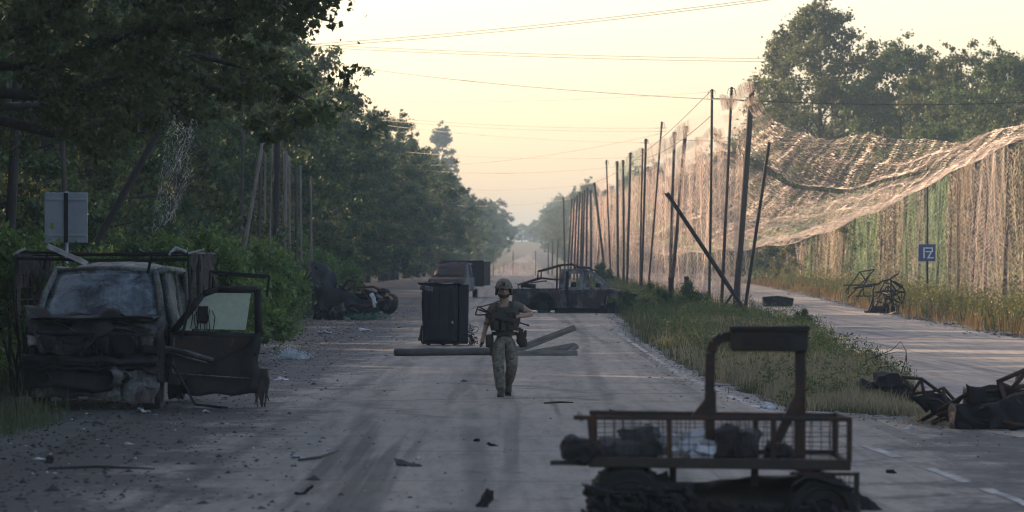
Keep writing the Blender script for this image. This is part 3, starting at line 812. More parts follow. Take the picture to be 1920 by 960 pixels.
dry = wob(X*.8 + 2, Y*.35 + 1) + np.interp(Y, [55, 72, 85, 150], [.9, .6, .0, -.5]) + r.normal(0, .25, len(X))
keep = dry > .12
hgt = np.interp(Y, [55, 62, 80, 110, 150], [.12, .3, .46, .5, .55])*r.uniform(.5, 1.25, len(X))*(.5 + .6*np.sin(np.pi*np.clip(u, .05, .95)))
o = link('dry_grass', grass_mesh('dry_grass', X[keep], Y[keep], hgt[keep], np.full(keep.sum(), .005), 'grass_dry', r, .7)); tag(o, 'pale dry grass on the near end of the median', 'grass', kind='stuff')
# left verge
X, Y, u = scatter(56000, 50, 200, lambda Y: np.full_like(Y, -15), lambda Y: np.interp(Y, [50, 57, 58, 100, 125, 166, 174, 200], [-5.9, -5.9, -7.8, -7.0, -7.9, -7.9, -6.5, -6.3]), r, 1.4); X, Y = tufts(X, Y, r)
hgt = (.25 + .35*u[:]*(1-u)*4)*r.uniform(.5, 1.4, len(X))*np.interp(Y, [50, 60, 90], [.75, .9, 1.3])
o = link('grass', grass_mesh('grass', X, Y, hgt, np.interp(Y, [50, 200], [.0065, .018]), 'grass_green', r)); tag(o, 'dark green grass on the left verge', 'grass', kind='stuff')
# right verge under the nets: straw and orange dry growth
X, Y, u = scatter(24000, 120, 360, lambda Y: side_right(Y) + .3 + .3*np.sin(Y*.4), lambda Y: np.full_like(Y, 24.0), r, 1.3); X, Y = tufts(X, Y, r, .2)
o = link('dry_grass', grass_mesh('dry_grass', X[::2], Y[::2], r.uniform(.2, .7, len(X[::2])), np.full(len(X[::2]), .022), 'grass_orange', r)); tag(o, 'orange-brown dry grass on the verge under the right nets', 'grass', kind='stuff')
o = link('grass', grass_mesh('grass', X[1::2]+.6, Y[1::2], r.uniform(.25, .95, len(X[1::2])), np.full(len(X[1::2]), .022), 'grass_green', r)); tag(o, 'olive grass on the verge under the right nets', 'grass', kind='stuff')

# leafy weeds standing in the grass
def weeds(name, n, x_fn, y0, y1, h0, h1, leaf, mat, label, seed, power=1.5):
    r = np.random.default_rng(seed)
    Y = y0 + (y1-y0)*np.power(r.uniform(0, 1, n), power); X = x_fn(Y, r); Z = gz(X, Y)
    C = []
    for x, y, z in zip(X, Y, Z):
        h = r.uniform(h0, h1)*float(np.interp(y, [55, 75, 110, 170], [.3, .55, .8, 1.1])); m = int(18 + 30*h)
        t = r.uniform(.15, 1, m); sp = .06 + .16*h
        C.append(np.stack([x + r.normal(0, sp, m)*(1.1-t*.6), y + r.normal(0, sp, m)*(1.1-t*.6), z + h*t], 1))
    V, Fc = leaf_quads(np.concatenate(C), leaf, r, .3, 2.6)
    tag(link(name, np_mesh(name, V, Fc, M[mat])), label, 'weeds', kind='stuff')
weeds('weeds', 900, lambda Y, r: lo(Y) + (hi(Y)-lo(Y))*r.uniform(.02, 1, len(Y)), 62, 230, .35, .95, .075, 'leaf_weed', 'leafy green weeds standing in the median grass', 61)
weeds('weeds', 420, lambda Y, r: np.interp(Y, [50, 57, 58, 100, 125, 168, 176, 200], [-6.2, -6.2, -8.2, -7.4, -8.3, -8.3, -6.8, -6.7]) - np.abs(r.normal(0, 1.6, len(Y))), 60, 200, .5, 1.2, .085, 'leaf_weed', 'leafy green weeds along the left verge', 62, 1.2)
weeds('weeds', 420, lambda Y, r: side_right(Y) + .8 + np.abs(r.normal(0, 2.2, len(Y))), 130, 350, .5, 1.3, .11, 'leaf_yellow', 'yellow-green weeds along the far verge of the right road', 63, 1.2)
# ------------------------------------------------------------------ poles
def pole(name, top, base, r0, r1, mat, label, group=None, cap=None, n=9):
    """a round timber pole from base to top, slightly bowed"""
    top, base = Vector(top), Vector(base)
    t = base.copy()
    L = (top-base).length
    side = Vector((random.uniform(-1, 1), random.uniform(-1, 1), 0))*L*.004
    pts = []
    for i in range(7):
        q = i/6
        pts.append((top-base)*q + side*math.sin(math.pi*q))
    pts[0] = pts[0] + (base-top).normalized()*.35
    mb = MB().tube(pts, [r0 + (r1-r0)*i/6 + random.uniform(-.004, .004) for i in range(7)], n)
    o = mb.build(name, M[mat], None, True, base)
    tag(o, label, 'pole', group)
    if cap:     # wire loops and shreds of net tied round the top
        cb = MB()
        e = (top-base)
        for j in range(3):
            c = e*(1-.006 - .012*j)
            cb.lathe([(r1*1.25, -.02), (r1*1.7, 0), (r1*1.25, .02)], c, 'z', 8)
        for j in range(4):
            a = random.uniform(0, 6.28); q = Vector((math.cos(a), math.sin(a), 0))
            cb.tube([e*.99, e*.99 + q*.12 + Vector((0, 0, .05)), e*.985 + q*.2 - Vector((0, 0, random.uniform(.1, .3)))], [.012, .01, .006], 4)
        cb.build('wire_binding', M['wire'], o)
    return o
G_MED = 'net poles on the median'
# column of the top, row of the top, column of the base, distance, radius
MP = [(1410, 158, 1377, 162, .115, .10, 'wood_pole', 'thickest leaning pole of the near group on the median'), (1448, 228, 1394, 165, .062, .055, 'wood_pole_dark', 'thin dark pole leaning right beside the thickest pole'),
      (1372, 163, 1352, 170, .062, .05, 'wood_pole', 'slim pole just left of the thickest pole'), (1335, 167, 1329, 178, .055, .045, 'wood_pole', 'slim upright pole, leftmost of the near group'),
      (1286, 236, 1256, 212, .09, .085, 'wood_pole', 'stout leaning pole of the middle pair on the median'), (1265, 247, 1256, 219, .075, .07, 'wood_pole', 'upright pole behind the stout pole of the middle pair'),
      (1241, 228, 1214, 236, .05, .045, 'wood_pole', 'slim leaning pole left of the middle pair'), (1211, 260, 1202, 246, .065, .06, 'wood_pole_dark', 'dark upright pole with a wire-bound top'),
      (1205, 278, 1200, 252, .055, .05, 'wood_pole', 'pole close behind the dark wire-bound pole'), (1182, 286, 1175, 272, .075, .07, 'wood_pole', 'stout grey-brown pole left of the dark wire-bound pole'),
      (1168, 300, 1169, 284, .075, .07, 'wood_pole', 'upright pole left of the stout grey-brown one'), (1157, 302, 1159, 296, .085, .08, 'wood_pole', 'broad upright pole above the pickup cab'),
      (1137, 300, 1146, 302, .05, .045, 'wood_pole_dark', 'thin dark pole tilting left above the pickup')]
for x, y, xb, D, r0, r1, m_, lab in MP:
    pole('net_pole', at(x, y, D), onground(xb, D), r0*1.12, r1*1.12, m_, lab, G_MED, True)
FP = [(1114, 342, 1136, 345, 'leftward leaning pole crossing its neighbours in the far pole cluster'), (1130, 385, 1118, 372, 'short slanting pole in the far pole cluster'), (1107, 356, 1108, 362, None), (1101, 352, 1099, 372, None), (1096, 356, 1091, 385, None), (1092, 362, 1088, 398, None), (1087, 360, 1082, 405, None),
      (1082, 366, 1076, 412, None), (1077, 370, 1069, 425, None), (1072, 372, 1064, 440, None), (1056, 369, 1059, 452, 'far upright pole standing alone left of the far cluster'), (1046, 448, 1044, 560, None), (1036, 452, 1035, 600, None), (1028, 456, 1028, 640, None)]
for i, (x, y, xb, D, lab) in enumerate(FP):
    pole('net_pole', at(x, y, D), onground(xb, D), .105, .095, 'wood_pole', lab or 'hazy pole in the dense far cluster of median poles', G_MED if lab else 'far cluster of median poles', True, 7)
# fallen and broken ones
a = at(1250, 362, 158); b = onground(1408, 158); pole('fallen_pole', a, b, .085, .08, 'wood_pole_dark', 'pole toppled steeply across the near group, top pointing left', None, True)
pole('pole_stump', at(1258, 520, 172), onground(1258, 172), .10, .11, 'wood_pole_dark', 'short pole stump left of the median shrub', 'pole stumps')
pole('pole_stump', at(1287, 518, 175), onground(1288, 175), .09, .10, 'wood_pole_dark', 'short pole stump right of the leaning stout pole', 'pole stumps')
pole('brace_pole', at(1378, 545, 161), onground(1340, 161), .05, .045, 'wood_pole_dark', 'short slanting brace at the foot of the thickest pole', None)
pole('brace_pole', at(1386, 470, 163.2), onground(1383, 163.2), .10, .05, 'wood_pole', 'splintered broken post standing against the thickest pole', None)
# left side
G_L = 'standing poles on the left verge'
for x, y, xb, D, r0, m_, lab in [(456, 240, 447, 150, .06, 'wood_pole', 'leftmost grey pole of the left standing poles'), (495, 252, 432, 146, .07, 'wood_pole_pale', 'grey pole leaning right among the left standing poles'), (489, 268, 484, 158, .075, 'wood_pole', 'grey pole behind the leaning one on the left'),
          (498, 270, 497, 162, .04, 'wood_pole_pale', 'thin pale pole left of the black post'), (511, 258, 505, 150, .028, 'wood_pole_pale', 'very thin pale pole reaching down beside the black post'), (521, 236, 515, 155, .13, 'wood_pole_dark', 'thick black post among the left standing poles'),
          (535, 283, 532, 168, .10, 'wood_pole_pale', 'thickest pale pole right of the black post'), (542, 292, 544, 172, .055, 'wood_pole_pale', 'pale pole touching the thickest pale pole'), (555, 312, 555, 178, .075, 'wood_pole', 'grey-brown pole in the right part of the left poles'),
          (563, 310, 566, 182, .06, 'wood_pole_pale', 'pale pole second from the right of the left poles'), (583, 330, 586, 190, .055, 'wood_pole_pale', 'rightmost slim pale pole of the left poles')]:
    pole('standing_pole', at(x, y, D), onground(xb, D), r0*1.05, r0*.85, m_, lab, G_L)
a = at(364, 124, 92); d = (at(200, 420, 92)-a); s_ = (a.z - gzf(a.x + d.x*1.9, 92))/(-d.z); pole('leaning_pole', a, a + d*s_, .085, .075, 'wood_pole_dark', 'dark pole leaning steeply right with shreds of white net on its top', None, True)
pole('dark_post', at(37, 60, 74), onground(2, 74), .10, .085, 'wood_pole_dark', 'black upright post at the left edge behind the van')
pole('thin_pole', at(110, 118, 82), onground(131, 82), .055, .045, 'wood_pole', 'thin weathered pole rising behind the grey sign')

# ------------------------------------------------------------------ nets: every strand is geometry
def net(name, P, wid, mat, r, label=None, group=None, hole=.0, rope=True, skip_u=0.0, parent=None, knot=True):
    """P (nu,nv,3) grid of knots -> ribbons along both directions"""
    nu, nv, _ = P.shape
    Vs, Fs, off = [], [], 0
    def lines(Q, keepp):
        nonlocal off
        nl, npt, _ = Q.shape
        T = np.gradient(Q, axis=1); T /= np.linalg.norm(T, axis=2, keepdims=True) + 1e-9
        rv = r.normal(size=(nl, 1, 3)) + .5*r.normal(size=(nl, npt, 3))
        S = np.cross(T, rv); S /= np.linalg.norm(S, axis=2, keepdims=True) + 1e-9
        wd = wid*r.uniform(.6, 1.5, (nl, 1, 1))
        V = np.stack([Q - S*wd*.5, Q + S*wd*.5], 2).reshape(-1, 3)
        i = (np.arange(nl)[:, None]*npt + np.arange(npt-1)[None, :]).ravel()*2
        Fc = np.stack([i, i+1, i+3, i+2], 1)
        if keepp is not None: Fc = Fc[keepp.ravel()]
        Vs.append(V); Fs.append(Fc + off); off += len(V)
    hl = None; hv = None
    if hole:
        hm = r.uniform(0, 1, (nu, nv)); 
        hl = r.uniform(0, 1, (nu, nv-1)) > hole; hv = r.uniform(0, 1, (nv, nu-1)) > hole
    if knot:        # knotted diamond mesh: neighbouring strands zigzag and meet
        nx_ = np.concatenate([P[1:], 2*P[-1:] - P[-2:-1]], 0) - P
        sg = (-1.0)**(np.arange(nu)[:, None] + np.arange(nv)[None, :])
        lines(P + .5*nx_*sg[..., None], hl)
    else:
        lines(P, hl); lines(P.transpose(1, 0, 2), hv)
    o = link(name, np_mesh(name, np.concatenate(Vs), np.concatenate(Fs), M[mat]), parent)
    if label: tag(o, label, 'net', group)
    return o
r = np.random.default_rng(99)
def bstack(a, ax=2):
    return np.stack(np.broadcast_arrays(*a), ax).astype(float)
def zig(P, amt):
    """diamond-ish slack: jitter each knot"""
    return P + r.normal(size=P.shape)*amt
# hanging nets along the far side of the second carriageway
def curtain_line(D):
    return np.interp(D, [150, 180, 240, 340, 420], [20.2, 21.0, 23.0, 22.6, 21.5])
def top_h(D):
    return np.interp(D, [150, 185, 235, 372], [7.5, 7.2, 6.3, 6.2])
edges = [152]
while edges[-1] < 372: edges.append(edges[-1] + float(np.interp(edges[-1], [150, 372], [7.5, 12]))*random.uniform(.72, 1.3))
greens = {8: 'net_green', 9: 'net_green', 11: 'net_green', 14: 'net_green', 15: 'net_green', 19: 'net_green'}
HOLES = {0: .5, 2: .45, 3: .6, 5: .55, 7: .6, 8: .35, 10: .5, 12: .3, 13: .5, 16: .4, 18: .5}
npan = len(edges)-1
for i in range(npan):
    d0, d1 = edges[i], edges[i+1]
    cell = float(np.interp(d0, [150, 372], [.10, .17])); H = top_h(d0) + random.uniform(-.3, .3)
    nu = int((d1-d0)*1.25/cell); nv = int(H/cell)
    u = np.linspace(0, 1, nu)[:, None]; v = np.linspace(0, 1, nv)[None, :]
    ph = random.uniform(0, 6); k1 = random.uniform(3, 5)
    gather = u + .06*np.sin(2*np.pi*k1*.5*u + ph)*v
    Dd = d0 + (d1-d0)*np.clip(gather, 0, 1)
    amp = .15 + .55*v
    Xx = curtain_line(Dd) + amp*np.sin(2*np.pi*k1*u + ph + 1.2*v) + .12*np.sin(2*np.pi*11*u + ph*2)
    sag = .9*np.sin(np.pi*u)*random.uniform(.3, 1)
    g0 = gz(Xx, Dd)
    Zz = g0 + (H - sag)*(1-v) - .05
    P = bstack([Xx, Dd + 0*v, Zz + 0*u], 2)
    pinch = random.random() < .55
    if pinch:   # gathered towards the foot
        c = random.uniform(.3, .7); P[:, :, 1] = d0 + (d1-d0)*(c + (np.clip(gather, 0, 1) - c)*(1 - random.uniform(.5, .8)*v**2))
    mt = greens.get(i, ('net_tan', 'net_straw', 'net_brown', 'net_tan', 'net_straw')[i*7 % 5])
    colour = {'net_green': 'green', 'net_brown': 'brownish', 'net_straw': 'straw-coloured'}.get(mt, 'tan')
    net('hanging_net', zig(P, cell*.07), float(np.interp(d0, [150, 372], [.009, .014])), mt, r, f'{colour} net hanging along the far side of the right road, {ORD[i]} panel from the camera' if i else 'tan net hanging down at the right edge, nearest panel of the right row', 'nets hanging on the right', hole=HOLES.get(i, .08))
for i in range(npan+1):
    D = edges[i]; X = float(curtain_line(D))
    lean = random.uniform(-.35, .35)
    b = Vector((X, D, gzf(X, D))); H = top_h(D) + .35 + random.uniform(-.2, .4)
    pole('net_pole', b + Vector((lean, random.uniform(-.2, .2), H)), b, .10, .085, 'wood_pole', f'{ORD[i]} pole carrying the hanging nets on the right' if i else 'pole nearest the camera carrying the hanging nets on the right', 'poles carrying the right hanging nets')
# low net hung over the far road
# vertical net along the median poles
def med_line(D):
    return np.interp(D, [150, 163, 215, 300, 450, 640], [8.9, 8.75, 8.2, 7.9, 6.6, 6.0])
edges2 = [165]
while edges2[-1] < 470: edges2.append(edges2[-1] + float(np.interp(edges2[-1], [165, 470], [15, 34])))
for i in range(len(edges2)-1):
    d0, d1 = edges2[i], edges2[i+1]
    cell = float(np.interp(d0, [165, 470], [.14, .30])); H = float(np.interp(d0, [165, 200, 470], [7.4, 8.2, 8.0]))
    nu = int((d1-d0)/cell); nv = int(H/cell)
    u = np.linspace(0, 1, nu)[:, None]; v = np.linspace(0, 1, nv)[None, :]
    ph = random.uniform(0, 6)
    Dd = d0 + (d1-d0)*(u + .02*np.sin(9*u + ph)*v)
    Xx = med_line(Dd) + .25 + (.1 + .4*v)*np.sin(2*np.pi*2.5*u + ph + v) + .1*np.sin(2*np.pi*9*u)
    Zz = gz(Xx, Dd) + (H - 1.6*np.sin(np.pi*u)*random.uniform(.4, 1))*(1-v)
    P = bstack([Xx, Dd + 0*v, Zz + 0*u], 2)
    net('median_net', zig(P, cell*.07), float(np.interp(d0, [165, 470], [.009, .02])), 'net_pink', r, f'pinkish net strung along the median poles, {ORD[i]} panel from the camera', 'nets strung along the median poles')
# overhead net sagging between the median poles and the right poles
bays = [(156, 176), (176, 200), (200, 230), (230, 268), (268, 315), (315, 372)]
for i, (d0, d1) in enumerate(bays):
    cell = float(np.interp(d0, [150, 330], [.09, .18]))
    cd = float(np.interp(d0, [150, 330], [.13, .30]))
    if i == 0: cell, cd = .15, .13
    if i == 1: cell, cd = .13, .13
    nd, nx = int((d1-d0)/cd), int(14.5/cell)
    u = np.linspace(0, 1, nd)[:, None]; v = np.linspace(0, 1, nx)[None, :]
    Dd = d0 + (d1-d0)*u + 0*v
    xa, xb = med_line(Dd), curtain_line(Dd)
    Xx = xa + (xb-xa)*v
    za = gz(8.5, Dd) + float(np.interp(i, [0, 1, 5], [8.7, 8.3, 8.4])); zb = gz(21.5, Dd) + top_h(Dd)
    pole_dip = np.abs(np.sin(np.pi*u*2))
    w6 = v**.62
    am = (1.7, 2.9, 3.7, 4.3, 4.8, 5.0, 5.0)
    sag = (am[i] + (am[i+1]-am[i])*u + .12*pole_dip)*4*(w6*(1-w6)) + .16*np.sin(2*np.pi*(2*v + .5*u + i*.4)) + .06*np.sin(2*np.pi*(5*v - u)) + .07*np.sin(2*np.pi*(2*u + v*1.5 + i))
    Zz = za + (zb-za)*v - sag
    P = bstack([Xx, Dd, Zz], 2)
    net('overhead_net', zig(P, cell*.06).transpose(1, 0, 2), (.0075, .0065, .0065, .007, .008, .010)[i], 'net_green' if i == 4 else 'net_tan', r, f'sagging net canopy over the right road, {ORD[i]} bay from the camera', 'overhead nets above the right road', hole=.06 if i < 2 else .02)
# loose net hanging down inside the canopy
u = np.linspace(0, 1, 90)[:, None]; v = np.linspace(0, 1, 30)[None, :]
P = bstack([9.2 + 11.5*u + 0*v, 210 + 6*np.sin(4*u) + 2*v, 7.9 - 9.6*u*(1-u) - 1.5*v*(1 + .4*np.sin(9*u)) + .1*np.sin(40*u)], 2)
net('loose_net', zig(P, .03), .014, 'net_tan', r, 'bunched net drooping below the canopy in a long sagging curve', None)
# net curtain across the far road
u = np.linspace(0, 1, 70)[:, None]; v = np.linspace(0, 1, 22)[None, :]
for nm, x0, x1, lab in [(0, 925, 962, 'far hazy net hanging across the road, left half'), (1, 958, 1004, 'far hazy net hanging across the road, right half')]:
    xa, xb = (x0-960)/F_PX*560, (x1-960)/F_PX*560
    Xx = xa + (xb-xa)*u + .1*np.sin(30*u)*v; Zz = .95 + (1.9 - .35*np.sin(np.pi*u))*(1-v*(.55 + .45*np.abs(np.sin(4.5*u + nm))))
    P = bstack([Xx, 560 + .3*np.sin(20*u) + 0*v, Zz], 2)
    net('far_net', zig(P, .02), .022, 'net_pink', r, lab, 'far nets across the road')
for x in (925, 962, 1004): pole('net_pole', at(x, 470, 560.5), onground(x, 560.5), .05, .05, 'wood_pole', {925: 'left', 962: 'middle', 1004: 'right'}[x] + ' short pole holding the far net across the road', 'poles of the far net')
# shreds on the leaning pole at the left
top = at(364, 128, 91.6)
u = np.linspace(0, 1, 26)[:, None]; v = np.linspace(0, 1, 80)[None, :]
w_ = (.04 + .30*np.sin(np.pi*np.clip(v*.8, 0, 1)))
P = bstack([top.x - .62*v**1.0 + (u-.5)*2*w_ + .04*np.sin(12*v + 5*u), top.y - .1 + .25*(u-.5), top.z - 3.55*v*(1 - .12*u)], 2)
net('net_remnant', zig(P, .022), .007, 'net_pale', r, 'torn white net remnant trailing from the leaning dark pole', None, hole=.3)

# ------------------------------------------------------------------ overhead wires
def wire(a, b, sag, rad, label, mat='wire_pale', n=24):
    a, b = Vector(a), Vector(b); rad *= 1.7
    mb = MB().tube([a + (b-a)*(i/n) - Vector((0, 0, sag*4*(i/n)*(1-i/n))) for i in range(n+1)], rad, 5)
    tag(mb.build('overhead_wire', M[mat], None, True), label, 'wire', 'wires across the road')
wire(at(430, 92, 260), at(1500, -12, 235), .35, .010, 'highest wire, rising to the top right, upper strand')
wire(at(430, 97, 260), at(1500, -8, 235), .37, .010, 'highest wire, rising to the top right, lower strand')
wire(at(560, 82, 280), at(2050, 106, 280), .5, .009, 'second wire from the top, upper strand of the pair')
wire(at(560, 87, 280), at(2050, 112, 280), .5, .009, 'second wire from the top, lower strand of the pair')
wire(at(600, 116, 265), at(1412, 190, 172), .3, .011, 'wire slanting down from the left trees to the near poles', 'wire')
wire(at(1335, 184, 178), at(2100, 182, 182), .3, .011, 'dark wire from the near poles to the right edge', 'wire')
wire(at(1265, 262, 219), at(2100, 262, 190), .2, .010, 'lower dark wire crossing in front of the right trees', 'wire')
wire(at(690, 188, 320), at(1340, 172, 240), .3, .009, 'faint wire below the slanting one')
wire(at(700, 218, 340), at(1250, 240, 300), .3, .011, 'wire pair above the poplar, upper strand')
wire(at(700, 224, 340), at(1250, 246, 300), .3, .011, 'wire pair above the poplar, lower strand')
wire(at(700, 232, 345), at(1215, 268, 300), .3, .010, 'wire just below the pair above the poplar')
wire(at(760, 285, 400), at(1190, 295, 330), .3, .012, 'wire level with the top of the poplar')
wire(at(780, 310, 420), at(1240, 250, 300), .6, .010, 'thin wire rising right from behind the left trees')
wire(at(800, 320, 430), at(1160, 312, 350), .4, .012, 'wire just below the top of the poplar')
wire(at(830, 352, 480), at(1140, 340, 400), .5, .013, 'faint low wire over the far road')
wire(at(850, 385, 540), at(1075, 372, 470), .4, .014, 'lowest faint wire over the far road')
wire(at(1112, 343, 345), at(1335, 168, 178), .6, .009, 'thin wire climbing along the median pole tops', 'wire')
wire(at(1182, 300, 272), at(1335, 215, 178), .5, .009, 'second thin wire climbing along the median pole tops', 'wire')
# ------------------------------------------------------------------ burnt vehicles
def rim_wheel(parent, c, axis, R, w, tyre=False, mat='burnt_rust', tilt=None):
    """bare burnt wheel: rim with hub, spokes' disc; with or without its tyre"""
    mb = MB()
    prof = [(R*.30, -w*.2), (R*.36, -w*.34), (R*.62, -w*.30), (R*.66, -w*.5), (R*.72, -w*.5), (R*.66, -w*.3), (R*.6, 0), (R*.66, w*.3), (R*.72, w*.5), (R*.66, w*.5), (R*.62, w*.3), (R*.36, w*.34), (R*.30, w*.2)]
    mb.lathe(prof, (0, 0, 0), axis, 20, True)
    for k in range(5):
        q = 2*math.pi*k/5
        p = Vector((0, math.cos(q), math.sin(q))) if axis == 'x' else Vector((math.cos(q), 0, math.sin(q)))
        n = Vector((1, 0, 0)) if axis == 'x' else Vector((0, 1, 0))
        mb.tube([p*R*.42 - n*w*.36, p*R*.42 - n*w*.30], R*.07, 6)
    o = mb.build('wheel', M[mat], parent, False, c)
    if tyre:
        tb = MB().lathe([(R*.70, -w*.5), (R*.9, -w*.56), (R*.98, -w*.4), (R, 0), (R*.98, w*.4), (R*.9, w*.56), (R*.70, w*.5)], (0, 0, 0), axis, 24)
        for k in range(24):
            q = 2*math.pi*k/24
            p = Vector((0, math.cos(q), math.sin(q))) if axis == 'x' else Vector((math.cos(q), 0, math.sin(q)))
            tb.box(p*R*.985, (w*.8 if axis == 'x' else R*.07, R*.05 if axis == 'x' else w*.8, R*.05), rot=(q if axis == 'x' else 0, 0 if axis == 'x' else -q, 0))
        tb.crumple(.015, 6, 3)
        tb.build('tyre', M['rubber'], o)
    return o
def quad_panel(mb, pts, th=.012, nu=8, nv=8, amp=0.0, sc=3, seed=0):
    """a pressed sheet between four corners (a,b,c,d), dented by amp"""
    a, b, c, d = [Vector(p) for p in pts]
    def fn(u, v):
        p = (a*(1-u) + b*u)*(1-v) + (d*(1-u) + c*u)*v
        return crush(p, amp, sc, seed) if amp else p
    return mb.sheet(fn, nu, nv, th)
def poly_ring(mb, pts, r=.02, n=6, closed=True):
    pts = list(pts) + ([pts[0]] if closed else [])
    for p, q in zip(pts[:-1], pts[1:]):
        mb.tube([p, q], r, n)
    return mb

# --- burnt van at the left, facing the camera.  local: x to the picture's right, y away from the camera, z up
def burnt_van():
    D = 60.0
    root = thing('burnt_van', 'burnt-out van facing the camera, door open, cage of bars on its roof', 'van', onground(170, D), (0, 0, math.radians(-1.5)))
    hw = .95
    # body shell: side profile swept across, dented; windscreen and side windows stay open
    mb = MB()
    quad_panel(mb, [(-.86, .06, 1.30), (.86, .06, 1.30), (.88, 1.10, 1.34), (-.88, 1.10, 1.34)], .02, 10, 6, .05, 4, 1)       # cowl under the bonnet
    for s in (-1, 1):
        quad_panel(mb, [(s*.95, .02, .42), (s*.96, .75, .30), (s*.93, .85, 1.18), (s*.90, .12, 1.12)], .02, 7, 7, .05, 4, 2+s)     # wings
    o_body = mb.build('body', M['burnt_black'], root, True)
    mb = MB()       # windscreen frame and pillars
    A0, A1 = (-.90, .92, 1.20), (-.72, 1.72, 1.96); B0, B1 = (.90, .92, 1.20), (.72, 1.72, 1.96)
    mb.tube([A0, (-.83, 1.3, 1.62), A1], [.06, .05, .05], 6).tube([B0, (.83, 1.3, 1.62), B1], [.06, .05, .05], 6)
    mb.tube([A1, (0, 1.66, 2.00), B1], .045, 6).tube([A0, (0, .84, 1.22), B0], .04, 6)
    for s in (-1, 1):
        mb.tube([(s*.76, 1.74, 1.96), (s*.80, 2.6, 1.99), (s*.80, 4.9, 1.96)], .05, 6)
        mb.tube([(s*.94, 2.05, .4), (s*.92, 2.05, 1.2), (s*.78, 2.2, 1.97)], .06, 6)
        mb.tube([(s*.94, 3.4, .4), (s*.92, 3.4, 1.2), (s*.80, 3.5, 1.97)], .05, 6)
        mb.tube([(s*.94, 4.9, .4), (s*.92, 4.95, 1.2), (s*.80, 4.9, 1.94)], .06, 6)
    mb.build_each('pillar', M['burnt_green'], root, True)
    mb = MB()
    def roof(u, v):
        x = (u-.5)*1.56; y = 1.70 + 3.2*v
        z = 1.98 + .10*(1-(2*u-1)**2)*min(1, .35+v*3) - .05*abs(2*u-1)**3
        return crush((x, y, z), .05, 2.5, 4)
    mb.sheet(roof, 16, 16, .02).build('roof', M['burnt_green'], root, True)
    mb = MB()
    for s in (-1, 1):
        for y0, y1 in ((2.08, 3.38), (3.42, 4.88)):
            quad_panel(mb, [(s*.955, y0, .35), (s*.955, y1, .35), (s*.92, y1, 1.22), (s*.92, y0, 1.22)], .02, 6, 6, .04, 3, 5)
    quad_panel(mb, [(.90, 2.12, 1.24), (.90, 3.3, 1.24), (.80, 3.35, 1.93), (.80, 2.22, 1.93)], .015, 6, 6, .05, 4, 9)
    quad_panel(mb, [(-.92, 4.9, .4), (.92, 4.9, .4), (.80, 4.9, 1.92), (-.80, 4.9, 1.92)], .02, 6, 6, .04, 3, 5)
    mb.build_each('side_panel', M['burnt_green'], root, True)
    # windscreen: one sooty sheet, bulging
    def ws(u, v):
        hwid = .86*(1-v) + .69*v
        x = (2*u-1)*hwid; y = .93 + .78*v - .10*(1-(2*u-1)**2); z = 1.24 + .71*v + .02*(1-(2*u-1)**2)
        return crush((x, y, z), .02, 5, 11)
    MB().sheet(ws, 14, 10, .012).build('windscreen', M['sooty_glass'], root, True)
    # front: grille cavity, lamps, bumper, crossmembers
    mb = MB()
    mb.cbox((0, .30, .95), (1.62, .35, .42), .06, jit=.02)
    mb.cbox((.1, .62, .75), (1.3, .7, .6), .08, jit=.03)
    mb.build('engine_block', M['char'], root)
    mb = MB()
    for z in (.84, .93, 1.02): mb.box((-.08, -.02, z), (1.2, .03, .035), rot=(0, random.uniform(-.03, .03), 0))
    mb.tube([(-.78, -.02, 1.10), (0, -.06, 1.09), (.55, -.03, 1.07), (.74, .03, 1.05)], .035, 6)
    mb.build_each('grille_bar', M['burnt_black'], root)
    for s in (-1, 1):
        mb = MB(); mb.cbox((0, 0, 0), (.32, .16, .20), .05, jit=.012)
        hl = mb.build('headlight', M['burnt_black'], root, True, (s*.76, .04, .99))
        lb = MB(); lb.sheet(lambda u, v: crush(((u-.5)*.26, -.10 - .03*math.sin(math.pi*u), (v-.5)*.14), .03, 14, 2), 7, 5, .008).build('lens', M['scrap_pale'] if s < 0 else M['burnt_ash'], hl, True)  # left lens paler: a highlight put into its colour
    def bumper(u, v):
        x = (u-.5)*1.94; y = -.16 + .16*abs(2*u-1)**3 + .07*math.sin(math.pi*v*2); z = .60 + .20*v - .04*u
        return crush((x, y, z), .05 + .05*u, 4.5, 6)
    MB().sheet(bumper, 22, 7, .025).build('bumper', M['burnt_black'], root, True)
    MB().sheet(lambda u, v: crush((-.95 + 1.35*u, -.10 + .12*abs(2*u-1)**3 + .04*v, .30 + .27*v + .05*math.sin(6*u)), .08, 4, 16), 18, 6, .012).build('valance', M['burnt_black'], root, True)
    MB().sheet(lambda u, v: crush((.30 + .62*u, -.16 + .22*u, .34 + .34*v*(1 - .5*u)), .13, 4.5, 19), 10, 7, .01).build('torn_bumper_end', M['burnt_ash'], root, True)
    MB().box((-.15, -.21, .70), (.50, .012, .10), rot=(0, .03, 0)).build('plate_recess', M['char'], root)
    for x in (-.62, .50): MB().lathe([(.0, .05), (.055, .04), (.075, -.01), (.06, -.02), (.045, .03)], (x, -.14, .47), 'y', 12).build('fog_lamp_hole', M['char'], root)
    mb = MB()
    for k_ in range(12):
        x = random.uniform(-.85, .85); z = random.uniform(.75, 1.15); mb.tube([(x, -.10, z), (x + random.uniform(-.1, .1), -.18, z - .15), (x + random.uniform(-.15, .15), -.15, z - random.uniform(.2, .5))], [.012, .009, .005], 4)
    mb.build_each('hanging_strip', M['char'], root)
    for k_ in range(5):
        x = -.75 + .36*k_; MB().sheet(lambda u, v: crush((x + .30*u, -.04 - .05*v, .78 + .26*v), .07, 5, 40 + k_), 5, 5, .008).build('buckled_plate', M['burnt_black'], root, True)
    mb = MB()
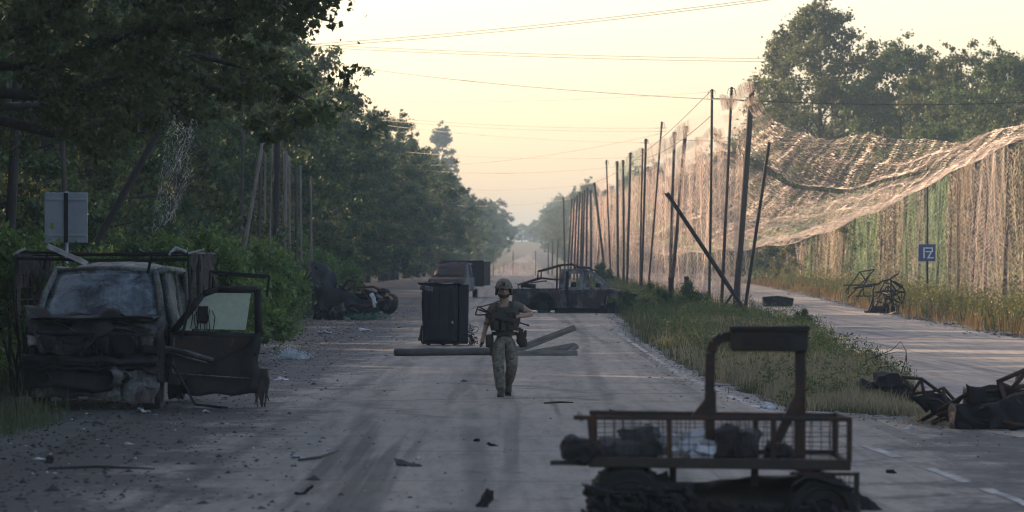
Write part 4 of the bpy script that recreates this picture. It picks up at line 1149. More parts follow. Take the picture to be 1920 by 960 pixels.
    quad_panel(mb, [(-.85, .0, .20), (.5, -.02, .18), (.52, .03, .38), (-.88, .02, .40)], .02, 8, 4, .06, 5, 3)
    mb.sheet(lambda u, v: crush((.40 + .52*u, -.05 + .22*u*u, .10 + .40*v*(1 - .4*u)), .09, 5, 8), 8, 6, .012)
    mb.build('torn_skirt', M['burnt_ash'], root, True)
    # bonnet: buckled sheet thrown up over the front
    def hood(u, v):
        x = -.98 + 1.35*u - .15*v*(u-.5); w = math.sin(math.pi*u)
        y = .86 - 1.08*v + .10*math.sin(7*u)*v; z = 1.33 + .10*math.sin(math.pi*v)*math.sin(8*u + 1) - .52*v**2.2*(.35 + .75*w) + .09*math.sin(11*u + 3*v)*v
        return crush((x, y, z), .17, 3.0, 13)
    MB().sheet(hood, 20, 12, .008).build('bonnet', M['burnt_hood'], root, True)
    mb = MB().sheet(lambda u, v: crush((.1 + .82*u, .9 - .86*v, 1.27 - .10*v + .06*math.sin(5*u)*v - .12*u*v), .08, 4, 21), 12, 9, .008)
    mb.build('bonnet_fragment', M['burnt_ash'], root, True)
    mb = MB()
    for a, b_ in [((-.9, .6, 1.28), (-.2, -.05, 1.12)), ((-.3, .6, 1.30), (.75, .15, 1.16)), ((.2, .2, 1.02), (.9, .05, .98))]:
        mb.tube([a, (Vector(a)+Vector(b_))*.5 + Vector((0, 0, .06)), b_], .014, 5)
    mb.build_each('bent_strut', M['burnt_ash'], root)
    # mirror and front wheels
    for s in (-1, 1): rim_wheel(root, (s*.80, .80, .27), 'x', .33, .22, s > 0, 'burnt_black')
    for s in (-1, 1): rim_wheel(root, (s*.80, 3.9, .27), 'x', .33, .22, False, 'burnt_black')
    MB().box((0, 2.6, .38), (1.7, 4.4, .06)).build('floor_pan', M['char'], root)
    mb = MB()
    for x in (-.42, .42):
        mb.cbox((x, 2.25, 1.0), (.5, .12, .75), .05, rot=(-.2, 0, 0), jit=.02).cbox((x, 2.05, .62), (.5, .5, .12), .05, jit=.02)
        mb.cbox((x, 2.38, 1.48), (.26, .09, .2), .04, jit=.01)
    mb.build_each('seat_frame', M['char'], root)
    # open front door, swung out at right angles on the picture's right
    door = bpy.data.objects.new('door', None); COL.objects.link(door); door.parent = root; door.location = (.95, .95, 0); door.rotation_euler = (0, math.radians(2), math.radians(4)); door.scale = (1.14, 1, 1.03)
    mb = MB()
    lower = [(.02, .34), (.55, .30), (.98, .40), (1.08, .62), (1.12, 1.02), (.04, 1.06)]
    mb.prism(lower, -.05, .03)
    mb.crumple(.03, 4, 5).build('door_skin', M['burnt_hood'], door)
    mb = MB()
    poly_ring(mb, [(.05, 0, 1.05), (.42, .02, 1.60), (.60, .03, 1.68), (1.10, .03, 1.70), (1.14, 0, 1.04)], .05)
    mb.build('window_frame', M['burnt_black'], door, True)
    MB().prism([(.14, 1.12), (.20, 1.30), (.44, 1.58), (.56, 1.63), (1.02, 1.64), (.97, 1.13)], -.006, .006).build('window_pane', M['door_glass'], door)
    mb = MB(); poly_ring(mb, [(.50, .05, 1.62), (.50, .08, 1.93), (1.24, .05, 1.89), (1.22, .05, 1.60)], .018, 5, False)
    mb.tube([(.53, .08, 1.90), (1.2, .05, 1.86)], .012, 5)
    mb.build('guard_bar', M['burnt_black'], door)
    mb = MB().sheet(lambda u, v: crush((.18 + .98*u, -.09, .20 + (.72*u + .12)*v + .12*abs(u-.45)), .06, 4, 31), 10, 8, .006)
    mb.build('torn_lining', M['burnt_black'], door, True)['label'] = 'dark blue-grey torn door lining'
    mb = MB().tube([(-.06, -.10, .86), (.25, -.14, .80), (.58, -.12, .70)], .03, 6).tube([(-.06, -.08, .80), (.5, -.12, .66)], .016, 5)
    poly_ring(mb, [(.08, -.10, 1.0), (.08, -.10, .50), (1.05, -.09, .46)], .012, 5, False)
    mb.build_each('door_bar', M['burnt_ash'], door)
    mb = MB()
    for k_ in range(10):
        x = 1.13 + .12*random.random(); mb.tube([(x, -.02, .60), (x + random.uniform(-.04, .06), -.02, .42), (x + random.uniform(-.06, .08), -.02, random.uniform(-.02, .22))], [.035, .025, .006], 5)
    mb.build_each('charred_rag', M['rag'], door)
    mb = MB()
    for k_ in range(9):
        x = .30 + .05*k_*.6; mb.tube([(x, -.06, 1.45 - .1*random.random()), (x + random.uniform(-.05, .05), -.06, 1.3), (x + random.uniform(-.06, .06), -.06, 1.12)], .008, 4)
    mb.cbox((.43, -.06, 1.32), (.12, .03, .22), .03, jit=.02)
    mb.build_each('melted_strap', M['char'], door)
    # far door side bits
    mb = MB(); mb.tube([(.95, .9, .75), (1.15, .6, .55), (1.42, .5, .08), (1.9, .4, .03)], .02, 5); mb.build('bent_pipe', M['burnt_black'], root)
    # roof cage
    mb = MB()
    zt = 2.22
    xs_ = (-1.16, 1.30); ys_ = (.75, 4.6)
    for z in (zt, zt-.09):
        for y in ys_: mb.tube([(xs_[0], y, z + .02), (0, y, z-.015), (xs_[1], y, z + .01)], .022, 6)
    for x in xs_: mb.tube([(x, ys_[0], zt), (x, ys_[1], zt)], .022, 6)
    for t in (.12, .3, .5, .72, .9): mb.tube([(xs_[0] + (xs_[1]-xs_[0])*t, ys_[0], zt-.01), (xs_[0] + (xs_[1]-xs_[0])*t + .03, ys_[1], zt-.01)], .014, 5)
    for t in (.35, .62): mb.tube([(xs_[0], ys_[0] + 3.8*t, zt-.02), (xs_[1], ys_[0] + 3.8*t, zt-.02)], .014, 5)
    mb.build_each('cage_bar', M['burnt_black'], root)
    mb = MB()
    for x in xs_:
        for y in (.75, 2.2, 4.6): mb.tube([(x, y, zt), (x + random.uniform(-.03, .03), y, 1.55), (x*.92, y + .1, 1.0 if x > 0 else .35)], .022, 6)
        mb.tube([(x, .75, 1.55), (x, 4.6, 1.55)], .016, 5)
    mb.tube([(-.78, .9, 2.0), (-.72, .78, zt)], .02, 6).tube([(.70, .95, 1.95), (.78, .78, zt)], .02, 6)
    for q in range(6): mb.tube([(1.30, 1.0 + .5*q, 1.56), (1.29, 1.0 + .5*q, zt)], .009, 4)
    mb.build_each('cage_post', M['burnt_black'], root)
    MB().box((-.42, .70, 2.2), (.62, .05, .07), rot=(0, .42, 0)).build('pale_slat', M['scrap_pale'], root)
    mb = MB().tube([(1.02, .75, 2.2), (1.12, .75, 2.30), (1.28, .72, 2.24)], .026, 6).tube([(1.30, .74, 2.22), (1.52, .7, 2.27)], .018, 5).tube([(-1.2, .74, 2.20), (-1.03, .74, 2.29)], .022, 5)
    mb.build_each('cage_end', M['scrap_pale'], root)
    mb = MB()
    for q in range(40):     # scorched camouflage strips hanging in the cage
        s = random.choice((-1, 1)); x = xs_[0] if s < 0 else xs_[1]
        y = random.uniform(.8, 4.4); l = random.uniform(.2, .9)
        mb.sheet(lambda u, v: crush((x + .03*u, y + .10*u, zt - l*v), .07, 6, q), 1, 5, .003)
    mb.build_each('cage_rag', M['rag'], root)
burnt_van()

# --- burnt pickup broadside on the right.  local x forward (picture right), y away from the camera
def burnt_pickup():
    D = 184.0
    root = thing('burnt_pickup', 'burnt-out double-cab pickup standing across the right lane behind the soldier, bare of tyres', 'pickup', onground(1077, D, -.10), (0, math.radians(1.5), math.radians(-6)))
    root.scale = (1, 1, 1.12)
    hw = .88
    side = [(-2.62, .38), (-2.62, .98), (-.62, 1.02), (-.58, 1.06), (.42, 1.06), (1.42, 1.08), (2.3, .98), (2.62, .88), (2.66, .40), (2.2, .34), (2.12, .62), (1.9, .80), (1.6, .84), (1.32, .76), (1.18, .55), (1.14, .30), (-.82, .30), (-.86, .56), (-1.0, .76), (-1.28, .86), (-1.58, .80), (-1.78, .62), (-1.84, .38)]
    for s, nm in ((-1, 'body_side'), (1, 'body_side')):
        MB().prism(side, s*hw - .02, s*hw + .02).crumple(.03, 2.5, 3 + s).build(nm, M['pickup_skin'], root)
    mb = MB()
    quad_panel(mb, [(1.35, -.86, 1.08), (2.62, -.82, .92), (2.62, .82, .92), (1.35, .86, 1.08)], .02, 8, 6, .06, 2.5, 1); mb.build('bonnet', M['burnt_rust'], root, True)
    mb = MB().box((-1.6, 0, .52), (2.0, 1.7, .05)); quad_panel(mb, [(-2.62, -.86, .40), (-2.62, .86, .40), (-2.64, .86, .96), (-2.64, -.86, .96)], .03, 5, 4, .04, 3, 2); quad_panel(mb, [(-.62, -.86, .45), (-.62, .86, .45), (-.62, .86, 1.05), (-.62, -.86, 1.05)], .03)
    mb.build('load_bed', M['burnt_rust'], root)
    MB().box((.7, 0, .40), (3.4, 1.66, .08)).build('floor_pan', M['char'], root)
    MB().cbox((-1.3, 0, .55), (1.6, 1.0, .7), .1, jit=.05).build('wheel_well_fill', M['char'], root)  # added dark block so the see-through rear wheel well reads dark
    MB().cbox((.4, 0, .22), (2.4, 1.5, .34), .08, jit=.05).build('chassis', M['char'], root)
    # cab: pillars, roof, door frames
    mb = MB()
    for s in (-1, 1):
        y = s*.84; yt = s*.70
        mb.tube([(-.56, y, 1.04), (-.50, yt, 1.74)], .075, 6).tube([(.44, y, 1.05), (.36, yt, 1.76)], .07, 6)
        mb.tube([(1.52, y, 1.06), (1.05, s*.77, 1.42), (.62, yt, 1.70), (.36, yt, 1.77)], [.05, .045, .045, .045], 6)
        mb.tube([(-.52, yt, 1.74), (.36, yt, 1.78)], .05, 6)
        mb.tube([(-.56, y, 1.05), (1.5, y, 1.07)], .045, 6)
        mb.tube([(.44, y-.0, .34), (.44, y, 1.05)], .045, 6).tube([(-.56, y, .36), (-.56, y, 1.05)], .045, 6)
        mb.tube([(1.42, y, .36), (1.5, y, 1.05)], .035, 6)
    mb.build_each('cab_pillar', M['burnt_white'], root, True)
    MB().sheet(lambda u, v: crush((-.54 + 1.06*u, (v-.5)*1.46, 1.76 + .05*math.sin(math.pi*u)*math.sin(math.pi*v)), .05, 3, 8), 8, 8, .02).build('roof', M['burnt_ash'], root, True)
    mb = MB()
    for x in (-.12, .95): mb.cbox((x, -.36, .92), (.14, .5, .75), .05, rot=(0, .15, 0), jit=.02).cbox((x, .36, .92), (.14, .5, .75), .05, rot=(0, .15, 0), jit=.02).cbox((x+.22, 0, .6), (.42, 1.2, .14), .05, jit=.02)
    mb.cbox((1.36, 0, 1.0), (.2, 1.5, .22), .06, jit=.03)
    mb.build_each('seat_frame', M['char'], root)
    for s in (-1, 1):
        MB().prism([(-.50, .40), (-.50, 1.0), (.38, 1.02), (.38, .42)], s*.905-.012, s*.905 + .012).crumple(.035, 3, 4).build('rear_door', M['burnt_ash'], root)
        MB().prism([(.48, .42), (.48, 1.02), (1.40, 1.03), (1.36, .42)], s*.905-.012, s*.905 + .012).crumple(.035, 3, 6).build('front_door', M['pickup_skin'], root)
    def holed(outer, inner, y0, y1, lean):
        mb = MB(); n = len(outer); vs = []
        for y in (y0, y1):
            for P in (outer, inner):
                vs += [(a, y - lean*max(0, b-1.05), b) for a, b in P]
        fs = []
        for i in range(n):
            j = (i+1) % n
            fs += [(i, j, n+j, n+i), (2*n+i, 3*n+i, 3*n+j, 2*n+j), (i, 2*n+i, 2*n+j, j), (n+i, n+j, 3*n+j, 3*n+i)]
        return mb.add(vs, fs)
    for s in (-1, 1):
        holed([(-.54, .98), (.42, 1.0), (.37, 1.77), (-.48, 1.75)], [(-.36, 1.10), (.27, 1.11), (.25, 1.62), (-.33, 1.60)], s*.895 - .02, s*.895 + .02, s*.24).build('rear_window_frame', M['burnt_white'], root)
        holed([(.46, 1.0), (1.52, 1.05), (1.06, 1.46), (.68, 1.74), (.40, 1.77)], [(.56, 1.11), (1.30, 1.12), (.98, 1.40), (.66, 1.62), (.52, 1.63)], s*.895 - .02, s*.895 + .02, s*.24).build('front_window_frame', M['burnt_white'], root)
    MB().sheet(lambda u, v: crush((-.60, -.82 + 1.64*u, 1.0 + .25*v), .03, 4, 3), 6, 3, .03).build('cab_back', M['burnt_rust'], root)
    for x in (-1.32, 1.66):
        for s in (-1, 1): rim_wheel(root, (x, s*.78, .30), 'y', .36, .2, False, 'burnt_black')
    # wheel arch flares and burnt heap under the arch
    mb = MB()
    for s in (-1, 1):
        mb.tube([(-1.32 + .53*math.cos(q), s*.91, .34 + .52*math.sin(q)) for q in np.linspace(0, math.pi, 11)], .04, 6)
    mb.build_each('wheel_arch', M['burnt_black'], root, True)
    # roll bar frame
    mb = MB()
    for s in (-1, 1):
        y = s*.72
        mb.tube([(-.72, y, .96), (-.74, y, 1.92)], .042, 6).tube([(-.74, y, 1.92), (-.12, y, 1.98), (0, y, 1.92), (.05, y*.98, 1.8)], .038, 6)
        mb.tube([(-.74, y, 1.90), (-1.55, y, 1.68), (-1.56, y, 1.40)], .036, 6).tube([(-1.56, y, 1.42), (-.74, y, 1.36)], .03, 6)
        mb.tube([(-1.56, y, 1.40), (-2.42, y, 1.14), (-2.36, y, .95)], .036, 6)
    for x, z in ((-.74, 1.92), (-1.55, 1.68), (-2.42, 1.14), (-.12, 1.98)): mb.tube([(x, -.72, z), (x, .72, z)], .034, 6)
    mb.tube([(.1, -.6, 1.86), (.6, -.6, 1.84), (1.0, -.62, 1.72)], .03, 6).tube([(.1, .5, 1.88), (.6, .5, 1.86)], .03, 6).tube([(.05, -.6, 1.88), (.3, 0, 1.90), (.55, .6, 1.86)], .03, 6)
    mb.tube([(-1.85, -.3, 1.02), (-1.9, -.3, 1.22), (-1.2, -.32, 1.32)], .026, 6)
    mb.build_each('roll_bar', M['burnt_rust'], root, True)
    MB().cbox((-2.0, -.2, 1.10), (.62, .6, .16), .04, rot=(.05, .08, .1), jit=.03).build('charred_crate', M['char'], root)
    mb = MB().tube([(-.2, -.92, .36), (-.28, -.94, 1.05), (-.26, -.90, 1.7)], .07, 6); mb.build('hanging_seal', M['char'], root)
    mb = MB()
    for k_ in range(26): mb.cbox((random.uniform(-2.5, 2.2), random.uniform(-1.2, .9), random.uniform(.02, .10)), (random.uniform(.1, .5), random.uniform(.1, .4), random.uniform(.04, .2)), .03, rot=(0, 0, random.uniform(0, 3)), jit=.03)
    mb.build('ash_heap', M['char'], root)['kind'] = 'stuff'
burnt_pickup()

# --- burnt van further back in the road, three-quarter front
def far_van():
    D = 238.0
    root = thing('burnt_box_van', 'rusty burnt van in the middle distance behind the black cabinet', 'van', onground(836, D), (0, 0, math.radians(-9)))
    mb = MB()
    prof = [(0, .42), (-.05, .9), (.15, 1.10), (.85, 1.22), (1.65, 1.92), (2.0, 1.98)]
    def front(u, v):
        t = v*(len(prof)-1); i = min(int(t), len(prof)-2); q = t-i
        y = prof[i][0]*(1-q) + prof[i+1][0]*q; z = prof[i][1]*(1-q) + prof[i+1][1]*q
        hw = 1.06 - .22*max(0, (z-1.15))
        return crush(((2*u-1)*hw, y + .12*abs(2*u-1)**3, z), .05, 3, 3)
    mb.sheet(front, 10, 20, .02).build('front_shell', M['burnt_rust'], root, True)
    MB().sheet(lambda u, v: crush(((2*u-1)*(.88-.12*v), .90 + .72*v - .05*(1-(2*u-1)**2), 1.30 + .58*v), .05, 5, 5), 8, 6, .015).build('windscreen', M['burnt_rust'], root, True)
    for s in (-1, 1):
        mb = MB(); mb.prism([(.05, .40), (.1, 1.08), (.85, 1.2), (1.7, 1.9), (2.05, 1.96), (2.1, 1.25), (1.2, 1.22), (2.1, 1.2), (2.1, .38)], s*1.0-.02, s*1.0+.02, 'x'); mb.v = [(p[0] - s*.2*max(0, p[2]-1.15), p[1], p[2]) for p in mb.v]
        mb.crumple(.03, 3, 7).build('cab_side', M['burnt_white'], root)
        mb = MB().prism([(2.12, .5), (2.12, 1.2), (3.6, 1.2), (3.6, .5)], s*1.0-.02, s*1.0+.02, 'x'); mb.crumple(.03, 3, 2).build('side_panel', M['burnt_white'], root)
        mb = MB(); mb.tube([(s*.99, 2.12, 1.2), (s*.86, 2.14, 1.94)], .06, 6).tube([(s*.99, 2.95, 1.2), (s*.86, 2.95, 1.94)], .06, 6).tube([(s*.86, 2.1, 1.94), (s*.86, 3.6, 1.94)], .05, 6); mb.build('window_frame', M['burnt_white'], root, True)
    MB().sheet(lambda u, v: crush(((2*u-1)*.86, 1.95 + 1.7*v, 1.97 + .05*(1-(2*u-1)**2)), .06, 3, 9), 8, 8, .02).build('roof', M['burnt_rust'], root, True)
    mb = MB().box((.35, 5.0, 1.42), (2.3, 2.6, 1.36)); mb.crumple(.05, 2, 4).build('cargo_box', M['brown_panel'], root)
    mb = MB()
    poly_ring(mb, [(-.80, 3.68, 2.10), (1.52, 3.68, 2.12), (1.52, 3.68, .72), (-.80, 3.68, .72)], .04); mb.tube([(-.7, 2.0, 2.05), (.9, 2.0, 2.08)], .03, 5)
    mb.build_each('box_frame', M['rusty_steel'], root)
    for s in (-1, 1):
        rim_wheel(root, (s*.93, .85, .30), 'x', .36, .22, True, 'burnt_black'); rim_wheel(root, (s*.93, 4.3, .30), 'x', .36, .22, False, 'burnt_black')
    MB().box((0, 2.6, .46), (1.8, 5.0, .08)).build('floor_pan', M['char'], root)
    MB().cbox((-1.18, .2, .55), (.32, .5, .75), .08, rot=(.1, .12, .2), jit=.05).build('torn_wing', M['burnt_black'], root, True)
    MB().cbox((0, -.05, .5), (2.0, .22, .28), .06, jit=.03).build('bumper', M['burnt_black'], root)
    for s in (-1, 1): MB().lathe([(.02, -.04), (.12, -.03), (.13, .03), (.02, .05)], (s*.8, -.02, .88), 'y', 12).build('headlight', M['burnt_ash'], root)
far_van()

# --- overturned wreck on the left: cab standing on end, chassis and engine towards the road
def overturned():
    D = 163.0
    root = thing('overturned_wreck', 'burnt vehicle rolled on its side at the left road edge, roof panel upright', 'wreck', onground(660, D))
    s = 49.0
    def q(x, y, d=0.0): return ((x-660)/s, d, (600-y)/s)
    mb = MB().sheet(lambda u, v: crush((-1.40 + .30*v*-1 + 1.05*u - .10*u*v, -.3 + .9*u, .02 + (2.3 - .5*u)*v), .2, 2.2, 3), 10, 12, .05)
    mb.build('roof_panel', M['burnt_black'], root, True)
    mb = MB().sheet(lambda u, v: crush((-1.62 + .35*u, -.32 + .1*v, 1.75 + .28*math.sin(math.pi*u*.8) - .25*u*0 - .35*v*(1-u)), .10, 4, 5), 6, 4, .03); mb.build('torn_edge', M['burnt_ash'], root, True)
    mb = MB().sheet(lambda u, v: crush((-.55 + 1.75*u, -.1 + 1.3*v, .35 + .92*(1-u*.45) - .25*v), .18, 2.4, 7), 12, 8, .04)
    mb.sheet(lambda u, v: crush((-1.25 + 2.3*u, -.28 + .15*math.sin(4*u), .05 + (1.30 - .62*u)*v), .16, 2.2, 8), 14, 8, .05)
    mb.build_each('body_shell', M['burnt_black'], root, True)
    mb = MB()
    mb.tube([q(640, 545), q(652, 525), q(668, 528), q(662, 540), q(676, 545)], .06, 6).tube([q(625, 560, .1), q(660, 540), q(700, 538), q(718, 548)], .05, 6).tube([q(680, 545, -.3), q(695, 565, -.35), q(712, 590, -.3)], .045, 6)
    mb.tube([q(640, 585, -.35), q(660, 570, -.4), q(690, 575, -.4), q(720, 560, -.3)], .05, 6).tube([q(655, 528, .2), q(664, 519, .2), q(672, 520, .2)], .045, 6)
    mb.build_each('chassis_rail', M['burnt_rust'], root, True)
    mb = MB(); mb.cbox(q(702, 566, .1), (.7, .7, .55), .1, rot=(.2, .5, .1), jit=.05).cbox(q(692, 552, .2), (.6, .6, .25), .08, rot=(0, .3, 0), jit=.04); mb.build('engine_block', M['burnt_black'], root)
    mb = MB().sheet(lambda u, v: crush((.68 + .16*u + .16*v, -.40, 1.0 - .55*v + .05*u), .05, 6, 4), 4, 6, .02); mb.build('bent_plate', M['scrap_pale'], root, True)
    w = rim_wheel(root, q(730, 570, -.1), 'x', .40, .25, True, 'burnt_ash'); w.rotation_euler = (0, .28, .75)
    w = rim_wheel(root, q(716, 560, 1.3), 'x', .38, .25, True, 'burnt_black'); w.rotation_euler = (0, .2, .75)
    mb = MB()
    for k_ in range(26): mb.cbox((random.uniform(-1.25, .1), random.uniform(-.75, -.1), random.uniform(.05, .35)), (random.uniform(.15, .5), random.uniform(.1, .3), random.uniform(.05, .25)), .04, rot=(random.random(), random.random(), random.uniform(0, 3)), jit=.05)
    mb.build('charred_heap', M['char'], root)['kind'] = 'stuff'
    mb = MB().sheet(lambda u, v: crush((-.75 + .5*u, -.78, .18 + .30*v + .2*u*v), .16, 4, 12), 6, 5, .02); mb.build('crumpled_sheet', M['burnt_ash'], root, True)
overturned()
V, Fc = leaf_quads(np.array([[.0, 0, .12]]) + np.random.default_rng(3).normal(size=(700, 3))*(.42, .2, .07), .16, np.random.default_rng(4), .2, 7)
gn = onground(690, 161); o = link('net_heap', np_mesh('net_heap', V, Fc, M['fibre_green'])); o.location = gn; tag(o, 'heap of green net fibre lying under the overturned wreck', 'net', kind='stuff')

# --- black steel cabinet in the road
def cabinet():
    D = 108.0
    root = thing('black_cabinet', 'tall black steel cabinet standing in the road left of the soldier', 'cabinet', onground(834, D), (0, 0, math.radians(-4)))
    s = F_PX/D
    mb = MB()
    quad_panel(mb, [(-.57, -.01, .07), (.33, -.01, .07), (.33, -.01, 1.57), (-.57, -.01, 1.57)], .02, 8, 10, .03, 2.5, 3); quad_panel(mb, [(-.57, .71, .07), (-.57, 0, .07), (-.57, 0, 1.57), (-.57, .71, 1.57)], .02, 6, 10, .05, 2.5, 4)
    quad_panel(mb, [(.33, 0, .07), (.33, .71, .07), (.33, .71, 1.57), (.33, 0, 1.57)], .02, 6, 10, .03, 2.5, 5); quad_panel(mb, [(.33, .71, .07), (-.57, .71, .07), (-.57, .71, 1.57), (.33, .71, 1.57)], .02, 6, 10, .03, 2.5, 6); mb.box((-.12, .35, .09), (.88, .70, .03))
    mb.build('carcass', M['box_black'], root, True)
    for x in (-.40, -.13, .13): MB().cbox((x, -.052, .84), (.018, .012, 1.36), .005, jit=.004).build('pressed_rib', M['box_black'], root)
    MB().sheet(lambda u, v: crush((-.60 + .30*u, -.06 - .05*u*v, 1.44 + .15*v - .05*u), .05, 6, 9), 5, 4, .008).build('peeled_corner', M['burnt_ash'], root, True)
    mb = MB(); quad_panel(mb, [(-.56, -.035, .10), (.30, -.035, .09), (.30, -.035, 1.55), (-.56, -.035, 1.56)], .03, 8, 12, .022, 3, 8); d_ = mb.build('door', M['box_black'], root, True)
    MB().tube([(.24, -.055, .55), (.24, -.075, .56), (.24, -.075, .68), (.24, -.055, .69)], .012, 6).build('handle', M['burnt_black'], d_)
    MB().lathe([(0, -.006), (.025, -.006), (.032, 0)], (.20, -.05, .62), 'y', 9).build('bullet_hole', M['scrap_pale'], d_)
    MB().box((.20, -.049, .62), (.075, .004, .010)).box((.20, -.0495, .62), (.010, .004, .085), rot=(0, .1, 0)).build('hole_glint', M['scrap_pale'], d_)  # pale disc and cross: the hole's white glint put into colour
    mb = MB(); mb.cbox((.455, .25, .83), (.24, .55, 1.5), .03, rot=(0, .02, .1), jit=.012); mb.build('side_flange', M['box_black'], root)
    mb = MB(); quad_panel(mb, [(-.66, -.06, 1.60), (.42, -.06, 1.58), (.42, .74, 1.58), (-.66, .74, 1.60)], .03, 9, 6, .05, 3, 2); mb.build('top_plate', M['burnt_black'], root, True)
    for x in (-.42, -.05, .25): MB().cbox((x, .1, .035), (.10, .12, .09), .015).build('foot', M['burnt_black'], root)
    mb = MB().sheet(lambda u, v: crush((-.60 - .09*(1-v)*math.sin(u*3), .0 + .2*u, .16 + .36*v), .03, 6, 4), 4, 6, .012).tube([(-.60, .05, .10), (-.58, .05, .55)], .014, 5); mb.build('bent_bracket', M['burnt_black'], root, True)
    mb = MB()
    r = np.random.default_rng(8)
    for k_ in range(70):
        a = np.array((.62 + .14*r.random(), r.uniform(-.1, .3), r.uniform(.02, .55))); a[0] -= .12*max(0, a[2]-.2)*2
        b = a + r.normal(size=3)*(.09, .09, .10); b[2] = max(.01, b[2]); mb.tube([a, (a+b)/2 + r.normal(size=3)*.03, b], .009, 4)
    mb.build('tangled_net', M['char'], root)['kind'] = 'stuff'
cabinet()

# --- fallen poles and beams by the soldier
def fallen_timber():
    s = 83.0; D = 96.0
    g0 = onground(930, D)
    def q(x, y, d=0): p = at(x, y, D + d); return p
    a, b = onground(742, D - .6, .14), onground(978, D + .5, .13)
    mb = MB(); pts = [(Vector(b)-Vector(a))*t for t in np.linspace(0, 1, 9)]
    mb.tube(pts, [.13, .135, .14, .14, .135, .135, .13, .125, .12], 10).crumple(.025, 3, 3); mb.v = [(p_[0], p_[1], p_[2]*.72 - .03) for p_ in mb.v]
    o = mb.build('fallen_log', M['log_grey'], None, True, a); tag(o, 'long grey log lying across the road behind the soldier', 'log')
    mb = MB(); a, b = Vector(onground(965, D + 2.0, .10)), q(1079, 613, 2.0); d = b-a
    mb.box((0, 0, 0), (d.length, .14, .15), jit=.012); o = mb.build('beam', M['beam_grey'], None, False, (a+b)/2, .008); o.rotation_euler = d.to_track_quat('X', 'Z').to_euler(); tag(o, 'square grey beam rising to the right behind the soldier', 'beam', 'beams by the log')
    o = thing('broken_beam', 'split grey beam folded back on itself at its right end', 'beam', onground(1000, D + .6), group='beams by the log')
    base = Vector(o.location)
    for nm, p0, p1, w in (('upper_half', (955, 668, .6), (1078, 649, .9), .14), ('splinter', (1082, 648, .9), (1062, 664, .7), .11)):
        a, b = q(*p0) - base, q(*p1) - base; d = b-a
        c = MB().box((0, 0, 0), (d.length, .13, w), jit=.02).build(nm, M['beam_grey'], o, False, (a+b)/2, .01); c.rotation_euler = d.to_track_quat('X', 'Z').to_euler()
    a, b = Vector(onground(940, D - .4, .075)), Vector(onground(1082, D - .2, .075)); d = b-a
    o = MB().box((0, 0, 0), (d.length, .16, .14)).build('beam', M['beam_grey'], None, False, (a+b)/2, .008); o.rotation_euler = d.to_track_quat('X', 'Z').to_euler(); tag(o, 'straight grey beam lying flat in front of the folded one', 'beam', 'beams by the log')
fallen_timber()
